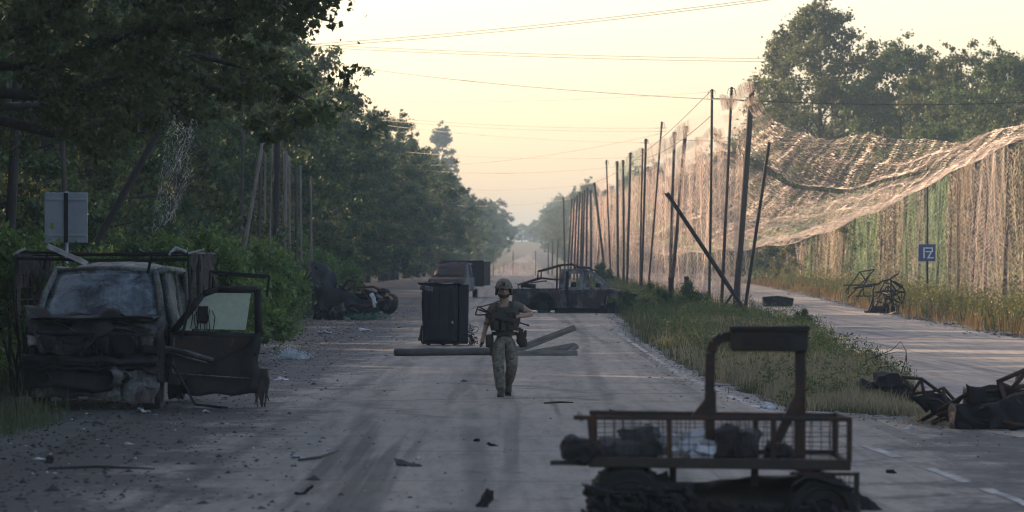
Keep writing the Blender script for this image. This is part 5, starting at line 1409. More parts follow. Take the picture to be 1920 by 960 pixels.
# ------------------------------------------------------------------ soldier walking towards the camera
def skin_mesh(name, verts, edges, radii, mat, parent, root=0, sub=2, smooth_mesh=True):
    me = bpy.data.meshes.new(name); me.from_pydata([tuple(v) for v in verts], edges, []); me.update()
    me.materials.append(M[mat])
    o = link(name, me, parent)
    md = o.modifiers.new('skin', 'SKIN'); md.use_smooth_shade = True; md.branch_smoothing = .4
    if not me.skin_vertices: pass
    for i, rr in enumerate(radii):
        me.skin_vertices[0].data[i].radius = rr if hasattr(rr, '__len__') else (rr, rr)
    for i in range(len(verts)): me.skin_vertices[0].data[i].use_root = (i == root)
    sb = o.modifiers.new('sub', 'SUBSURF'); sb.levels = sub; sb.render_levels = sub
    return o
def soldier():
    D = 65.6
    root = thing('person', 'soldier in camouflage trousers, helmet and vest walking towards the camera down the road', 'person', onground(946, D))
    # joints in metres: x right in the picture, y away from the camera, z up
    J = dict(pel=(0, 0, .93), sp1=(0, .01, 1.08), chest=(.0, .02, 1.30), neck0=(.0, .03, 1.46), neck1=(-.005, .01, 1.54), head=(-.01, -.01, 1.63), crown=(-.01, 0, 1.74),
             shL=(-.19, .01, 1.41), elL=(-.275, .05, 1.15), wrL=(-.335, -.02, .93), haL=(-.345, -.04, .86),
             shR=(.19, .05, 1.435), elR=(.435, .06, 1.30), wrR=(.235, -.17, 1.27), haR=(.16, -.22, 1.25),
             hipL=(-.095, 0, .90), knL=(-.095, -.20, .52), anL=(-.05, -.28, .10), toL=(-.065, -.44, .05),
             hipR=(.095, .01, .90), knR=(.115, -.02, .49), anR=(.055, .36, .22), toR=(.055, .27, .06))
    names = [n for n in J if n not in ('toL', 'toR')]; idx = {n: i for i, n in enumerate(names)}
    E = [('pel', 'sp1'), ('sp1', 'chest'), ('chest', 'neck0'), ('neck0', 'neck1'), ('neck1', 'head'), ('head', 'crown'), ('chest', 'shL'), ('shL', 'elL'), ('elL', 'wrL'), ('wrL', 'haL'), ('chest', 'shR'), ('shR', 'elR'), ('elR', 'wrR'), ('wrR', 'haR'),
         ('pel', 'hipL'), ('hipL', 'knL'), ('knL', 'anL'), ('pel', 'hipR'), ('hipR', 'knR'), ('knR', 'anR')]
    Rr = dict(pel=(.09, .07), sp1=(.10, .07), chest=(.12, .08), neck0=.085, neck1=.075, head=(.092, .10), crown=(.07, .08), shL=.065, elL=.045, wrL=.032, haL=.035, shR=.065, elR=.046, wrR=.033, haR=.035,
              hipL=.07, knL=.058, anL=.042, toL=.038, hipR=.07, knR=.058, anR=.042, toR=.038)
    body = skin_mesh('body', [J[n] for n in names], [(idx[a], idx[b]) for a, b in E], [Rr[n] for n in names], 'skin', root, 0)
    # trousers
    def V3(a, b, t): return tuple(Vector(a)*(1-t) + Vector(b)*t)
    tv = [(0, .0, 1.04), (0, 0, .90), J['hipL'], V3(J['hipL'], J['knL'], .5), J['knL'], V3(J['knL'], J['anL'], .45), V3(J['knL'], J['anL'], .98), J['hipR'], V3(J['hipR'], J['knR'], .5), J['knR'], V3(J['knR'], J['anR'], .45), V3(J['knR'], J['anR'], .97)]
    skin_mesh('trousers', tv, [(0, 1), (1, 2), (2, 3), (3, 4), (4, 5), (5, 6), (1, 7), (7, 8), (8, 9), (9, 10), (10, 11)], [(.19, .14), (.185, .14), .125, .118, .095, .094, .078, .125, .118, .095, .092, .076], 'camo', root, 0)
    # shirt with short sleeves (right arm bare from the elbow in the photo's sense)
    sv = [(0, .01, .93), (0, .02, 1.2), (0, .03, 1.36), (0, .03, 1.47), J['shL'], V3(J['shL'], J['elL'], .75), J['shR'], V3(J['shR'], J['elR'], .55), V3(J['elL'], J['wrL'], .0)]
    skin_mesh('shirt', sv, [(0, 1), (1, 2), (2, 3), (2, 4), (4, 5), (2, 6), (6, 7)], [(.17, .125), (.175, .13), (.18, .13), (.085, .08), .088, .07, .088, .072, .06], 'shirt', root, 0)
    # plate carrier, lofted front and back with pouches
    mb = MB()
    def torso(u, v):
        a = 2*math.pi*u; rx = .222 - .02*math.cos(v*6); ry = .165
        return (rx*math.copysign(abs(math.cos(a))**.7, math.cos(a)), .01 + ry*math.copysign(abs(math.sin(a))**.7, math.sin(a)), 1.05 + .36*v)
    mb.sheet(torso, 24, 5, .015).crumple(.012, 8, 3).build('vest', M['vest'], root, True)
    mb = MB()
    for s in (-1, 1): mb.sheet(lambda u, v: (s*(.105 + .035*v), -.125 + .26*u, 1.40 + .085*math.sin(math.pi*u)), 6, 1, .02)
    mb.build_each('shoulder_strap', M['vest'], root, True)
    for x, z, w_, h, d_ in ((-.115, 1.13, .085, .15, .06), (-.02, 1.13, .085, .16, .06), (.075, 1.13, .085, .15, .06), (.03, 1.30, .16, .09, .05), (-.13, 1.31, .07, .12, .05)):
        MB().cbox((x*1.1, -.185, z), (w_*1.1, d_*1.2, h*1.08), .02, jit=.006).build('pouch', M['pouch'], root, True)
    for x, z, w_, h in ((-.235, .89, .11, .20), (.255, .93, .14, .17), (.285, .86, .12, .14), (-.19, .76, .06, .2)):
        MB().cbox((x, -.02, z), (w_, .12, h), .035, jit=.012).build('belt_pouch', M['pouch'], root, True)
    MB().sheet(lambda u, v: (.19*math.cos(6.283*u), .135*math.sin(6.283*u), .975 + .055*v), 20, 1, .02).build('belt', M['vest'], root, True)
    mb = MB()
    for x, z in ((.27, 1.02), (.32, 1.0), (.235, 1.04)): mb.lathe([(.0, -.05), (.022, -.05), (.022, .05), (.0, .06)], (x, -.06, z), 'z', 8)
    mb.build_each('grenade_pouch', M['pouch'], root, True)
    # helmet: shell with brim line, ear cups, mount, chin strap
    hc = Vector((-.01, .0, 1.69))
    def helm(u, v):
        a = 2*math.pi*u; t = v*math.pi*.5
        rx, ry, rz = .128, .148, .155
        low = -.005 - (.055 if math.sin(a) > -.35 else 0)
        z = rz*math.sin(t) if v > 0 else low
        c = math.cos(t)**.8
        return (hc.x + rx*c*math.cos(a), hc.y + ry*c*math.sin(a), hc.z + (z if v > .001 else low))
    MB().sheet(helm, 24, 8, .012).build('helmet', M['camo'], root, True)
    mb = MB(); mb.cbox(hc + Vector((0, -.15, .07)), (.05, .025, .06), .008)
    for s in (-1, 1): mb.cbox(hc + Vector((s*.125, 0, .02)), (.02, .14, .03), .006)
    mb.build_each('helmet_rail', M['pouch'], root)
    mb = MB()
    for s in (-1, 1): mb.lathe([(.0, -.02), (.045, -.02), (.05, .0), (.035, .025), (0, .025)], hc + Vector((s*.115, .02, -.055)), 'x', 14)
    mb.build_each('ear_cup', M['pouch'], root, True)
    mb = MB()
    for s in (-1, 1): mb.tube([hc + Vector((s*.10, -.02, -.05)), hc + Vector((s*.075, -.07, -.115)), hc + Vector((0, -.085, -.145))], .009, 5)
    mb.build_each('chin_strap', M['glove'], root)
    # face: nose, brow, eyes, mouth, ears, beard
    mb = MB(); mb.tube([hc + Vector((0, -.088, -.005)), hc + Vector((0, -.108, -.038)), hc + Vector((0, -.092, -.05))], [.010, .017, .012], 7)
    for s in (-1, 1): mb.lathe([(0, -.008), (.026, -.006), (.03, 0), (.012, .008)], hc + Vector((s*.078, .0, -.03)), 'x', 10)
    
    for b_, nm in zip(mb.islands(), ('nose', 'ear', 'ear')): b_.build(nm, M['skin'], root, True)
    mb = MB()
    for s in (-1, 1): mb.cbox(hc + Vector((s*.031, -.086, -.012)), (.026, .012, .010), .004)
    mb.build_each('eye', M['glove'], root)
    mb = MB(); mb.cbox(hc + Vector((0, -.088, -.078)), (.042, .010, .009), .003); mb.build('mouth', M['rag'], root)
    mb = MB().sheet(lambda u, v: hc + Vector((.074*math.sin((u-.5)*2.8), -.092*math.cos((u-.5)*2.2) + .015*v, -.098 - .035*v + .02*abs(u-.5)*2)), 10, 3, .008); mb.build('beard', M['beard'], root, True)
    # boots
    for an, to in (('anL', 'toL'), ('anR', 'toR')):
        a, t = Vector(J[an]), Vector(J[to]); toe = t
        heel = a + Vector((0, .06, -.055))
        if an == 'anR': heel = a + Vector((0, .075, -.02))
        skin_mesh('boot', [a + Vector((0, 0, .12)), a, heel, (a + t)*.5 + Vector((0, 0, -.02)), toe], [(0, 1), (1, 2), (1, 3), (3, 4)], [.075, .074, .065, (.066, .058), (.064, .052)], 'boot', root, 1)
    for an, dx, dy, pit in (('toL', .01, .10, 0.0), ('toR', 0, .08, .45)):
        t = Vector(J[an]); MB().cbox((t.x + dx, t.y + dy, .022 + (.04 if pit else 0)), (.10, .29, .035), .012, rot=(pit, 0, 0)).build('boot_sole', M['glove'], root)
    # hands: palm and five fingers each, gloved on the hanging arm
    def hand(wr, d, side, mat, curl, nm='glove'):
        wr, d = Vector(wr), Vector(d).normalized(); side = Vector(side).normalized(); nrm = d.cross(side).normalized()
        vs = [wr - d*.03, wr + d*.03, wr + d*.085]; es = [(0, 1), (1, 2)]; rd = [.033, (.042, .024), (.042, .022)]
        for f, (o_, L) in enumerate(((-.032, .07), (-.011, .08), (.011, .075), (.032, .06))):
            b = wr + d*.085 + side*o_; p1 = b + d*L*.5 + nrm*curl*.018; p2 = b + d*L*(.95 - .5*curl) + nrm*curl*.055
            n0 = len(vs); vs += [b, p1, p2]; es += [(2, n0), (n0, n0+1), (n0+1, n0+2)]; rd += [.0115, .0105, .009]
        b = wr + d*.03 - side*.04; p1 = b + d*.045 - side*.018 + nrm*.012; p2 = p1 + d*.032 + side*.006 + nrm*.012
        n0 = len(vs); vs += [b, p1, p2]; es += [(1, n0), (n0, n0+1), (n0+1, n0+2)]; rd += [.016, .013, .010]
        skin_mesh(nm, vs, es, rd, mat, root, 0, 1)
    hand(J['wrL'], (-.05, -.08, -.95), (.2, -.9, .1), 'glove', .7)
    hand(J['wrR'], (-.85, -.45, -.18), (0, .1, 1), 'glove', .8)
    return root
soldier()
def rifle():
    o = thing('rifle', 'black rifle slung across the soldier\'s chest, muzzle down to the right', 'rifle', onground(946, 65.6))
    # axis from stock to muzzle in front of the vest
    a, b = Vector((-.42, -.22, 1.38)), Vector((.38, -.26, 1.125)); d = (b-a).normalized(); up = Vector((0, 1, 0)).cross(d).normalized()
    if up.z < 0: up = -up
    def pt(t, h=0, w=0): return a + d*t + up*h + Vector((0, 1, 0))*w
    L = (b-a).length
    def bar(mb, t0, t1, h0, h1, w):
        vs = [pt(t0, h0, -w), pt(t1, h0, -w), pt(t1, h1, -w), pt(t0, h1, -w), pt(t0, h0, w), pt(t1, h0, w), pt(t1, h1, w), pt(t0, h1, w)]
        mb.add(vs, [(3, 2, 1, 0), (4, 5, 6, 7), (0, 1, 5, 4), (1, 2, 6, 5), (2, 3, 7, 6), (3, 0, 4, 7)])
    mb = MB(); bar(mb, .24, .48, -.04, .045, .026); mb.build('receiver', M['gun'], o)
    mb = MB(); bar(mb, .48, .68, -.028, .036, .025); mb.build('handguard', M['gun'], o)
    mb = MB().tube([pt(.62), pt(.80)], .013, 7).tube([pt(.80), pt(L)], .015, 7); mb.build('barrel', M['gun'], o)
    mb = MB(); poly_ring(mb, [pt(.26, .0), pt(.05, .035), pt(0, .04), pt(0, -.09), pt(.05, -.08)], .012); mb.tube([pt(.26, .0), pt(.02, -.0)], .014, 6); mb.build('stock', M['gun'], o)
    mb = MB().tube([pt(.30, -.02), pt(.27, -.12)], [.018, .015], 7); mb.build('pistol_grip', M['gun'], o)
    mb = MB().tube([pt(.42, -.02), pt(.43, -.10), pt(.46, -.19)], [.03, .03, .026], 6); mb.build('magazine', M['gun'], o)
    mb = MB(); bar(mb, .30, .44, .045, .10, .028); mb.build('optic', M['gun'], o)
    mb = MB().tube([pt(.02, .04), Vector((-.2, -.14, 1.46)), Vector((-.08, .05, 1.50)), Vector((.1, .03, 1.49)), pt(.62, .03)], .010, 5); mb.build('sling', M['pouch'], o)
rifle()
# ------------------------------------------------------------------ burnt buggy with a wire rack, close to the camera
def buggy():
    D = 30.8; s = F_PX/D
    root = thing('burnt_buggy', 'blurred rusty wreck of a small buggy with a wire cargo rack in the right foreground', 'buggy', onground(1340, D))
    yb = HOR + CAM_H*s
    def q(x, y, d=0.0): return Vector(((x-1340)/s, d, (yb-y)/s))
    def bar(mb, x0, y0, x1, y1, w, d=0.0, dep=None):
        a, b = q(x0, y0, d), q(x1, y1, d); v = b-a
        ang = math.atan2(v.z, v.x)
        mb.cbox((a+b)/2, (v.length, dep or w, w), .008, rot=(0, -ang, 0), jit=.003)
    # rack floor and rails: a shallow tray 1.1 m deep
    mb = MB()
    for d in (0, 1.05):
        bar(mb, 1076 if d == 0 else 1110, 783, 1597, 786 if d == 0 else 789, .032, d)
    for x in (1090, 1590): mb.cbox((q(x, 784, 0) + q(x, 786, 1.05))/2, (.03, 1.05, .03), .006)
    mb.build_each('top_rail', M['rusty_steel'], root)
    mb = MB(); bar(mb, 1032, 868, 1120, 868, .035); bar(mb, 1105, 866, 1595, 872, .075, 0, .06); bar(mb, 1110, 860, 1590, 862, .05, 1.05)
    for x in (1110, 1230, 1350, 1470, 1590): mb.cbox((q(x, 868, 0) + q(x, 864, 1.05))/2, (.04, 1.05, .04), .006)
    mb.build_each('rack_floor_bar', M['brown_panel'], root)
    mb = MB().cbox((q(1345, 866, .5)), (1.75, .95, .015), .004); mb.crumple(.015, 4, 2).build('rack_floor', M['burnt_rust'], root)
    for x0, x1, d in ((1106, 1113, 0), (1254, 1256, 0), (1450, 1450, 0), (1592, 1592, 0), (1120, 1120, 1.05), (1432, 1434, 1.05), (1586, 1586, 1.05)):
        mb = MB(); bar(mb, x0, 783, x1, 868, .04, d); mb.build('rack_post', M['rusty_steel'], root)
    # welded wire mesh, each bar a rod
    mb = MB()
    for x in np.arange(1118, 1590, 17.5):
        if random.random() < .12: continue
        mb.tube([q(x + random.uniform(-2, 2), 785, .0), q(x + random.uniform(-3, 3), random.uniform(815, 840), random.uniform(-.03, .03)), q(x + random.uniform(-3, 3), 866, 0)], .0042, 4)
    for y in (800, 818, 836, 852): mb.tube([q(1108 + 48.4*k_, y + random.uniform(-2.5, 2.5), random.uniform(-.02, .02)) for k_ in range(11)], .0042, 4)
    for x in np.arange(1122, 1585, 17.5): mb.tube([q(x, 788, 1.05), q(x, 862, 1.05)], .0042, 4)
    for y in (804, 822, 840): mb.tube([q(1115, y, 1.05), q(1588, y, 1.05)], .0042, 4)
    mb.build('wire_mesh', M['rusty_steel'], root)['kind'] = 'stuff'
    # arch of two posts and the head box
    mb = MB()
    pts = [(1338, 866), (1336, 740), (1338, 664), (1344, 644), (1360, 634), (1384, 632)]
    for (x0, y0), (x1, y1) in zip(pts[:-1], pts[1:]): bar(mb, x0, y0, x1, y1, .072, .45)
    mb.build('left_post', M['rusty_steel'], root)
    mb = MB(); bar(mb, 1509, 640, 1508, 888, .075, .45); mb.build('right_post', M['rusty_steel'], root)
    mb = MB().prism([(q(1301, 784).x, q(0, 784).z), (q(1348, 784).x, q(0, 784).z), (q(1348, 735).x, q(0, 735).z), (q(1340, 735).x, q(0, 735).z)], .42, .48); mb.build('gusset_plate', M['rusty_steel'], root)
    mb = MB(); bar(mb, 1506, 745, 1442, 872, .07, .40); mb.build('diagonal_brace', M['rusty_steel'], root)
    mb = MB(); mb.cbox(q(1449, 638, .45), (.56, .22, .175), .02, jit=.006); bx = mb.build('head_box', M['brown_panel'], root)
    mb = MB(); mb.cbox(q(1449, 617, .45), (.585, .27, .035), .008, jit=.003); mb.build('box_lid', M['burnt_black'], bx)
    mb = MB(); mb.box(q(1447, 640, .335), (.38, .006, .09)); mb.crumple(.012, 8, 2).build('dented_panel', M['burnt_black'], bx)
    # load on the rack
    def lump(nm, x0, x1, y0, y1, mat, d, seed, rot=0.0):
        c = q((x0+x1)/2, (y0+y1)/2, d); mb = MB(); mb.cbox((0, 0, 0), ((x1-x0)/s, .34, (y1-y0)/s), .05, rot=(0, rot, 0)); 
        bm = bmesh.new(); me = bpy.data.meshes.new(nm); me.from_pydata(mb.v, [], mb.f); bm.from_mesh(me); bmesh.ops.subdivide_edges(bm, edges=bm.edges[:], cuts=2, use_grid_fill=True)
        for v in bm.verts: v.co = crush(crush(v.co, .07, 5, seed), .03, 14, seed + 3)
        bm.to_mesh(me); bm.free(); me.materials.append(M[mat]); o = link(nm, me); o.location = Vector(root.location) + c
        return o
    G = 'load on the buggy rack'
    tag(lump('charred_box', 1058, 1116, 824, 866, 'char', .1, 1, .15), 'charred box on the left end of the rack', 'box', G)
    tag(lump('charred_bundle', 1128, 1190, 830, 866, 'scrap_dark', .25, 2), 'low dark bundle on the rack beside the charred box', 'bundle', G)
    tag(lump('charred_bag', 1165, 1238, 806, 864, 'scrap_dark', .35, 3, -.1), 'larger grey-black bag on the rack', 'bag', G)
    tag(lump('burnt_case', 1345, 1388, 806, 866, 'char', .3, 5), 'upright black case in the middle of the rack', 'case', G)
    tag(lump('burnt_case', 1384, 1424, 808, 862, 'scrap_dark', .4, 6, .1), 'black case with pale dents right of the upright one', 'case', G)
    tag(lump('charred_bundle', 1445, 1500, 838, 866, 'char', .35, 8), 'small dark bundle at the foot of the right post', 'bundle', G)
    mb = MB()
    r = np.random.default_rng(3)
    base = q(1290, 866, .35)
    for k_ in range(34):
        x = r.uniform(-.20, .22); z = r.uniform(.0, .16)*(1 - abs(x)*2.2)
        c = Vector((x, r.uniform(-.15, .12), z + .02))
        mb.sheet(lambda u, v: crush(c + Vector(((u-.5)*.16, .02*v, (v-.5)*.05)) , .09, 7, k_), 3, 2, .004)
    o = mb.build('foil_scrap', M['scrap_pale'], None, False, Vector(root.location) + base); tag(o, 'crumpled pale foil scrap heaped on the rack', 'scrap', G)
    # frame below: legs, fender brackets, body, wheels
    for x in (1165, 1213, 1265, 1420, 1535): 
        mb = MB(); bar(mb, x, 872, x + random.uniform(-4, 4), 935, .05, .3); mb.build('frame_leg', M['burnt_black'], root)
    mb = MB(); bar(mb, 1115, 910, 1300, 912, .05, .1, .2); mb.sheet(lambda u, v: crush(q(1140 + 60*u, 872 + 40*v, .2), .05, 6, 2), 5, 4, .012); mb.sheet(lambda u, v: crush(q(1190 + 70*u, 885 + 30*v, .2), .05, 6, 4), 5, 4, .012); mb.build_each('bracket', M['burnt_black'], root)
    def shell(u, v):
        a = math.pi*v
        return crush(q(1290 + 280*u, 965 - 62*math.sin(a)*(1 - .25*(2*u-1)**2), .1 + .45*(1-math.cos(a))), .05, 4, 9)
    MB().sheet(shell, 14, 10, .02).build('body_shell', M['brown_panel'], root, True)
    mb = MB(); mb.cbox(q(1350, 985, .45), (1.5, .6, .28), .05, jit=.03).cbox(q(1250, 945, .5), (.7, .5, .22), .06, jit=.03); mb.build_each('engine_block', M['char'], root)
    for x, d in ((1180, .1), (1545, .1), (1185, 1.1), (1540, 1.1)):
        R = .30 if x < 1300 else .27
        rim_wheel(root, q(x, yb - R*s*.95, d), 'y', R, .24, True, 'burnt_black')
    mb = MB(); mb.sheet(lambda u, v: crush(q(1120 + 160*u, 925 + 30*v, -.1 + .5*v), .06, 5, 3), 8, 4, .02).sheet(lambda u, v: crush(q(1490 + 110*u, 915 - 20*math.sin(math.pi*u) + 20*v, -.1 + .5*v), .05, 5, 6), 8, 4, .02); mb.build_each('fender', M['burnt_black'], root, True)
    mb = MB(); bar(mb, 1500, 889, 1612, 889, .026, .0); bar(mb, 1607, 889, 1605, 965, .034, .0)
    for x in np.arange(1566, 1604, 9): mb.tube([q(x, 890), q(x-1, 962)], .004, 4)
    for y in (905, 922, 940): mb.tube([q(1560, y), q(1606, y)], .004, 4)
    mb.build('side_guard', M['rusty_steel'], root)
    mb = MB()
    for k_ in range(330):
        p = q(random.uniform(1100, 1300) if k_ % 3 else random.uniform(1300, 1600), random.uniform(912, 985) if k_ % 3 else random.uniform(948, 985), random.uniform(-.25, .2)); mb.box(p, (random.uniform(.02, .13), random.uniform(.02, .06), random.uniform(.006, .03)), rot=(random.random(), random.random(), random.random()))
    mb.build('charred_crust', M['char'], root)['kind'] = 'stuff'
buggy()

# ------------------------------------------------------------------ wreckage at the right
def frame_wreck(name, label, x, D, segs, mat, r=.035, sheets=(), s_=None, chunk=(), group=None):
    """bent tube frame: segs are polylines of (column, row, depth offset)"""
    root = thing(name, label, 'wreck', onground(x, D), group=group)
    base = Vector(root.location)
    def q(p): return at(p[0], p[1], D + (p[2] if len(p) > 2 else 0)) - base
    for i, sg in enumerate(segs):
        rr = r
        if not hasattr(sg[0], '__len__'): rr, sg = sg[0], sg[1:]
        MB().tube([crush(q(p), .02, 5, i) for p in sg], rr, 6).build('frame_tube', M[mat], root, True)
    for i, (c, mt, amp) in enumerate(sheets):
        a, b, cc, d = [q(p) for p in c]
        mb = MB(); quad_panel(mb, [a, b, cc, d], .012, 9, 7, amp, 4, i + 3); mb.build('bent_panel', M[mt], root, True)
    for i, (x0, x1, y0, y1, dep, mt) in enumerate(chunk):
        c = (q((x0, y0)) + q((x1, y1)))/2; w = (q((x1, y1)) - q((x0, y0)))
        mb = MB(); mb.cbox((0, 0, 0), (abs(w.x), dep, abs(w.z)), .04)
        bm = bmesh.new(); me = bpy.data.meshes.new('charred_block'); me.from_pydata(mb.v, [], mb.f); bm.from_mesh(me); bmesh.ops.subdivide_edges(bm, edges=bm.edges[:], cuts=3, use_grid_fill=True)
        for v in bm.verts: v.co = crush(v.co, .10, 4, i + 2)
        bm.to_mesh(me); bm.free(); me.materials.append(M[mt]); o = link('charred_block', me, root); o.location = c + Vector((0, dep*.5, 0))
    return root
frame_wreck('buggy_wreck', 'burnt tube-frame buggy wreck lying at the end of the median', 1745, 54, [
    [(1690, 707), (1728, 710), (1770, 740, .3), (1795, 762, .5)], [(1690, 707), (1712, 735), (1705, 745)], [(1728, 710), (1712, 733)], [(1728, 710), (1733, 740)], [(1705, 738, .2), (1745, 736, .2), (1768, 727, .2), (1795, 757, .2)],
    [(.06, 1740, 770), (1738, 800)], [(.05, 1756, 772), (1752, 798)], [(1768, 727, .2), (1775, 760, .1), (1776, 790)], [(1790, 762), (1812, 735), (1830, 730)], [(1720, 745), (1760, 750), (1790, 775)], [(.05, 1735, 768), (1770, 780), (1790, 778)], [(1745, 795), (1790, 780)], [(1758, 776, -.2), (1778, 772, -.2)]],
    'burnt_rust', .022, [(((1712, 738), (1768, 735), (1775, 762), (1735, 772)), 'burnt_black', .10), (((1735, 755), (1780, 750), (1790, 775), (1745, 778)), 'burnt_black', .08)])
frame_wreck('car_wreck', 'flattened burnt car wreck cut off by the right frame edge', 1860, 52.5, [
    [(1868, 716), (1935, 688)], [(1868, 716), (1899, 729)], [(.05, 1890, 706), (1899, 732)], [(1899, 729), (1925, 695)], [(1815, 726), (1850, 733), (1880, 730), (1930, 722)], [(1870, 772, -.3), (1895, 745, -.3), (1930, 735, -.3)], [(1835, 765, -.4), (1870, 763, -.4), (1885, 795, -.4)], [(1880, 790, -.5), (1905, 798, -.5), (1930, 795, -.5)], [(1905, 750, -.4), (1925, 765, -.4)], [(.04, 1795, 770), (1812, 738), (1835, 745)], [(1875, 715), (1888, 760, -.2), (1878, 792, -.3)], [(1910, 698, .2), (1902, 740), (1915, 775)]],
    'burnt_rust', .03, [(((1815, 726), (1935, 728), (1935, 760), (1820, 752)), 'burnt_black', .12), (((1845, 755, -.4), (1935, 740, -.4), (1935, 805, -.5), (1860, 810, -.5)), 'burnt_black', .12), (((1792, 762), (1850, 757), (1865, 812), (1795, 806)), 'burnt_black', .05)],
    chunk=[(1792, 1862, 762, 815, .8, 'burnt_black'), (1858, 1935, 772, 812, 1.0, 'char'), (1820, 1930, 735, 770, 1.0, 'burnt_black')])
frame_wreck('tyre_heap', 'charred tyres and rags at the median edge left of the buggy wreck', 1650, 62, [[(1700, 682, .3), (1698, 660, .3), (1690, 640, .3), (1672, 655, .3), (1640, 670, .3)]], 'wire', .006,
    chunk=[(1645, 1685, 702, 730, .4, 'char'), (1668, 1712, 722, 750, .4, 'char'), (1615, 1640, 715, 735, .4, 'char'), (1692, 1720, 738, 758, .3, 'char')])
w_ = MB()
g0 = onground(1660, 64)
for pts in ([(1625, 675), (1650, 667), (1680, 660), (1699, 660), (1698, 675), (1690, 700)], [(1640, 684), (1655, 672), (1650, 690)], [(1645, 690), (1670, 686), (1682, 673)]): w_.tube([at(x, y, 64) - g0 for x, y in pts], .007, 4)
tag(w_.build('bent_wire', M['wire'], None, True, g0), 'thin bent wire curling up against the side road', 'wire')
frame_wreck('gutted_vehicle', 'gutted skeleton of a small vehicle on the far side of the right road', 1665, 183, [
    [(1636, 590), (1637, 545), (1640, 532)], [(1690, 590), (1697, 548), (1690, 535), (1675, 527)], [(1640, 548), (1668, 545), (1698, 548)], [(1640, 535), (1655, 527), (1668, 524), (1690, 540)], [(1655, 550), (1662, 570), (1672, 588)], [(1670, 524), (1670, 548), (1675, 586)], [(1655, 532, .5), (1685, 513, .5)], [(1645, 560), (1652, 548), (1666, 536), (1680, 552)], [(1622, 534), (1650, 532)], [(.03, 1690, 548), (1693, 575)], [(1600, 540), (1640, 536, .4)], [(1636, 560), (1628, 585)], [(1682, 552), (1690, 568)], [(1650, 545), (1658, 530), (1672, 532), (1680, 545)]] + [[(random.uniform(1638, 1694), random.uniform(535, 580), random.uniform(0, .8)), (random.uniform(1640, 1692), random.uniform(545, 585), random.uniform(0, .8)), (random.uniform(1638, 1694), random.uniform(560, 590), random.uniform(0, .8))] for _ in range(14)],
    'burnt_black', .04, chunk=[(1632, 1701, 574, 595, .8, 'char'), (1622, 1636, 583, 592, .4, 'char')])
frame_wreck('trailer_frame', 'thin rusty trailer frame behind the gutted skeleton', 1610, 212, [
    [(1585, 548), (1612, 510), (1640, 505)], [(1640, 505), (1590, 558)], [(1612, 510), (1625, 530)], [(1582, 535), (1642, 534)], [(1605, 555), (1640, 555)], [(1590, 552), (1592, 535)], [(1618, 535), (1620, 556)], [(1632, 512), (1608, 558)]], 'rusty_steel', .04)
frame_wreck('small_wreck', 'small blackened scrap pile on the verge below the right net', 1847, 166, [[(1824, 588), (1838, 594), (1862, 590), (1874, 587)], [(1832, 588), (1836, 600)], [(1866, 590), (1860, 604)]], 'burnt_black', .04, chunk=[(1830, 1868, 588, 600, .5, 'char'), (1838, 1858, 597, 608, .5, 'char')])
# upside-down burnt tub on the side road
root = thing('charred_hull', 'low charred tub lying on the right road left of the gutted skeleton', 'wreck', onground(1458, 205))
s = F_PX/205
MB().prism([(-.74, .48), (-.2, .52), (.4, .5), (.76, .38), (.70, .08), (.5, .0), (-.55, .0), (-.72, .1)], -.5, .5).crumple(.05, 3, 2).build('hull', M['char'], root)
MB().tube([(-.74, -.52, .46), (0, -.54, .52), (.74, -.52, .40)], .035, 6).build('rim_tube', M['burnt_black'], root)

# ------------------------------------------------------------------ signs
def grey_sign():
    D = 72.0; p = onground(124, D)
    root = thing('road_sign', 'blank grey back of a road sign standing behind the burnt van', 'sign', p)
    s = F_PX/D
    z0, z1 = at(0, 455, D).z - p.z, at(0, 361, D).z - p.z
    mb = MB(); mb.cbox((0, 0, (z0+z1)/2), (.73, .018, z1-z0), .008); mb.build('panel', M['sign_back'], root)
    mb = MB()
    for z in (z0 + .12, z1-.12): mb.cbox((0, -.018, z), (.68, .02, .035), .004)
    mb.build_each('stiffener', M['sign_back'], root)
    MB().tube([(0, .05, -.3), (0, .05, z1 + .02)], .03, 8).build('post', M['sign_back'], root, True)
    MB().box((0, -.022, (z0+z1)/2), (.07, .02, z1-z0-.01)).build('rib', M['burnt_black'], root)
grey_sign()
def blue_sign():
    D = 206.0; p = onground(1738, D); s = F_PX/D
    root = thing('blue_sign', 'blue square sign with white marks on a post under the right nets', 'sign', p)
    z0, z1 = at(0, 490, D).z - p.z, at(0, 458, D).z - p.z
    MB().cbox((0, 0, (z0+z1)/2), (.82, .03, z1-z0), .01).build('panel', M['sign_blue'], root)
    mb = MB(); zc = (z0+z1)/2
    mb.box((-.14, -.02, zc), (.07, .008, .52)).box((.10, -.02, zc + .23), (.36, .008, .06)).box((.10, -.02, zc + .06), (.34, .008, .05)).box((.26, -.0205, zc + .15), (.06, .008, .2)).box((.12, -.02, zc-.12), (.07, .008, .34), rot=(0, .5, 0)).box((.18, -.0205, zc-.24), (.30, .008, .05))
    mb.build('white_marks', M['sign_white'], root)
    MB().tube([(.03, .06, -.3), (.02, .06, z1 + 4.2)], .05, 8).build('post', M['wood_pole_dark'], root, True)
blue_sign()

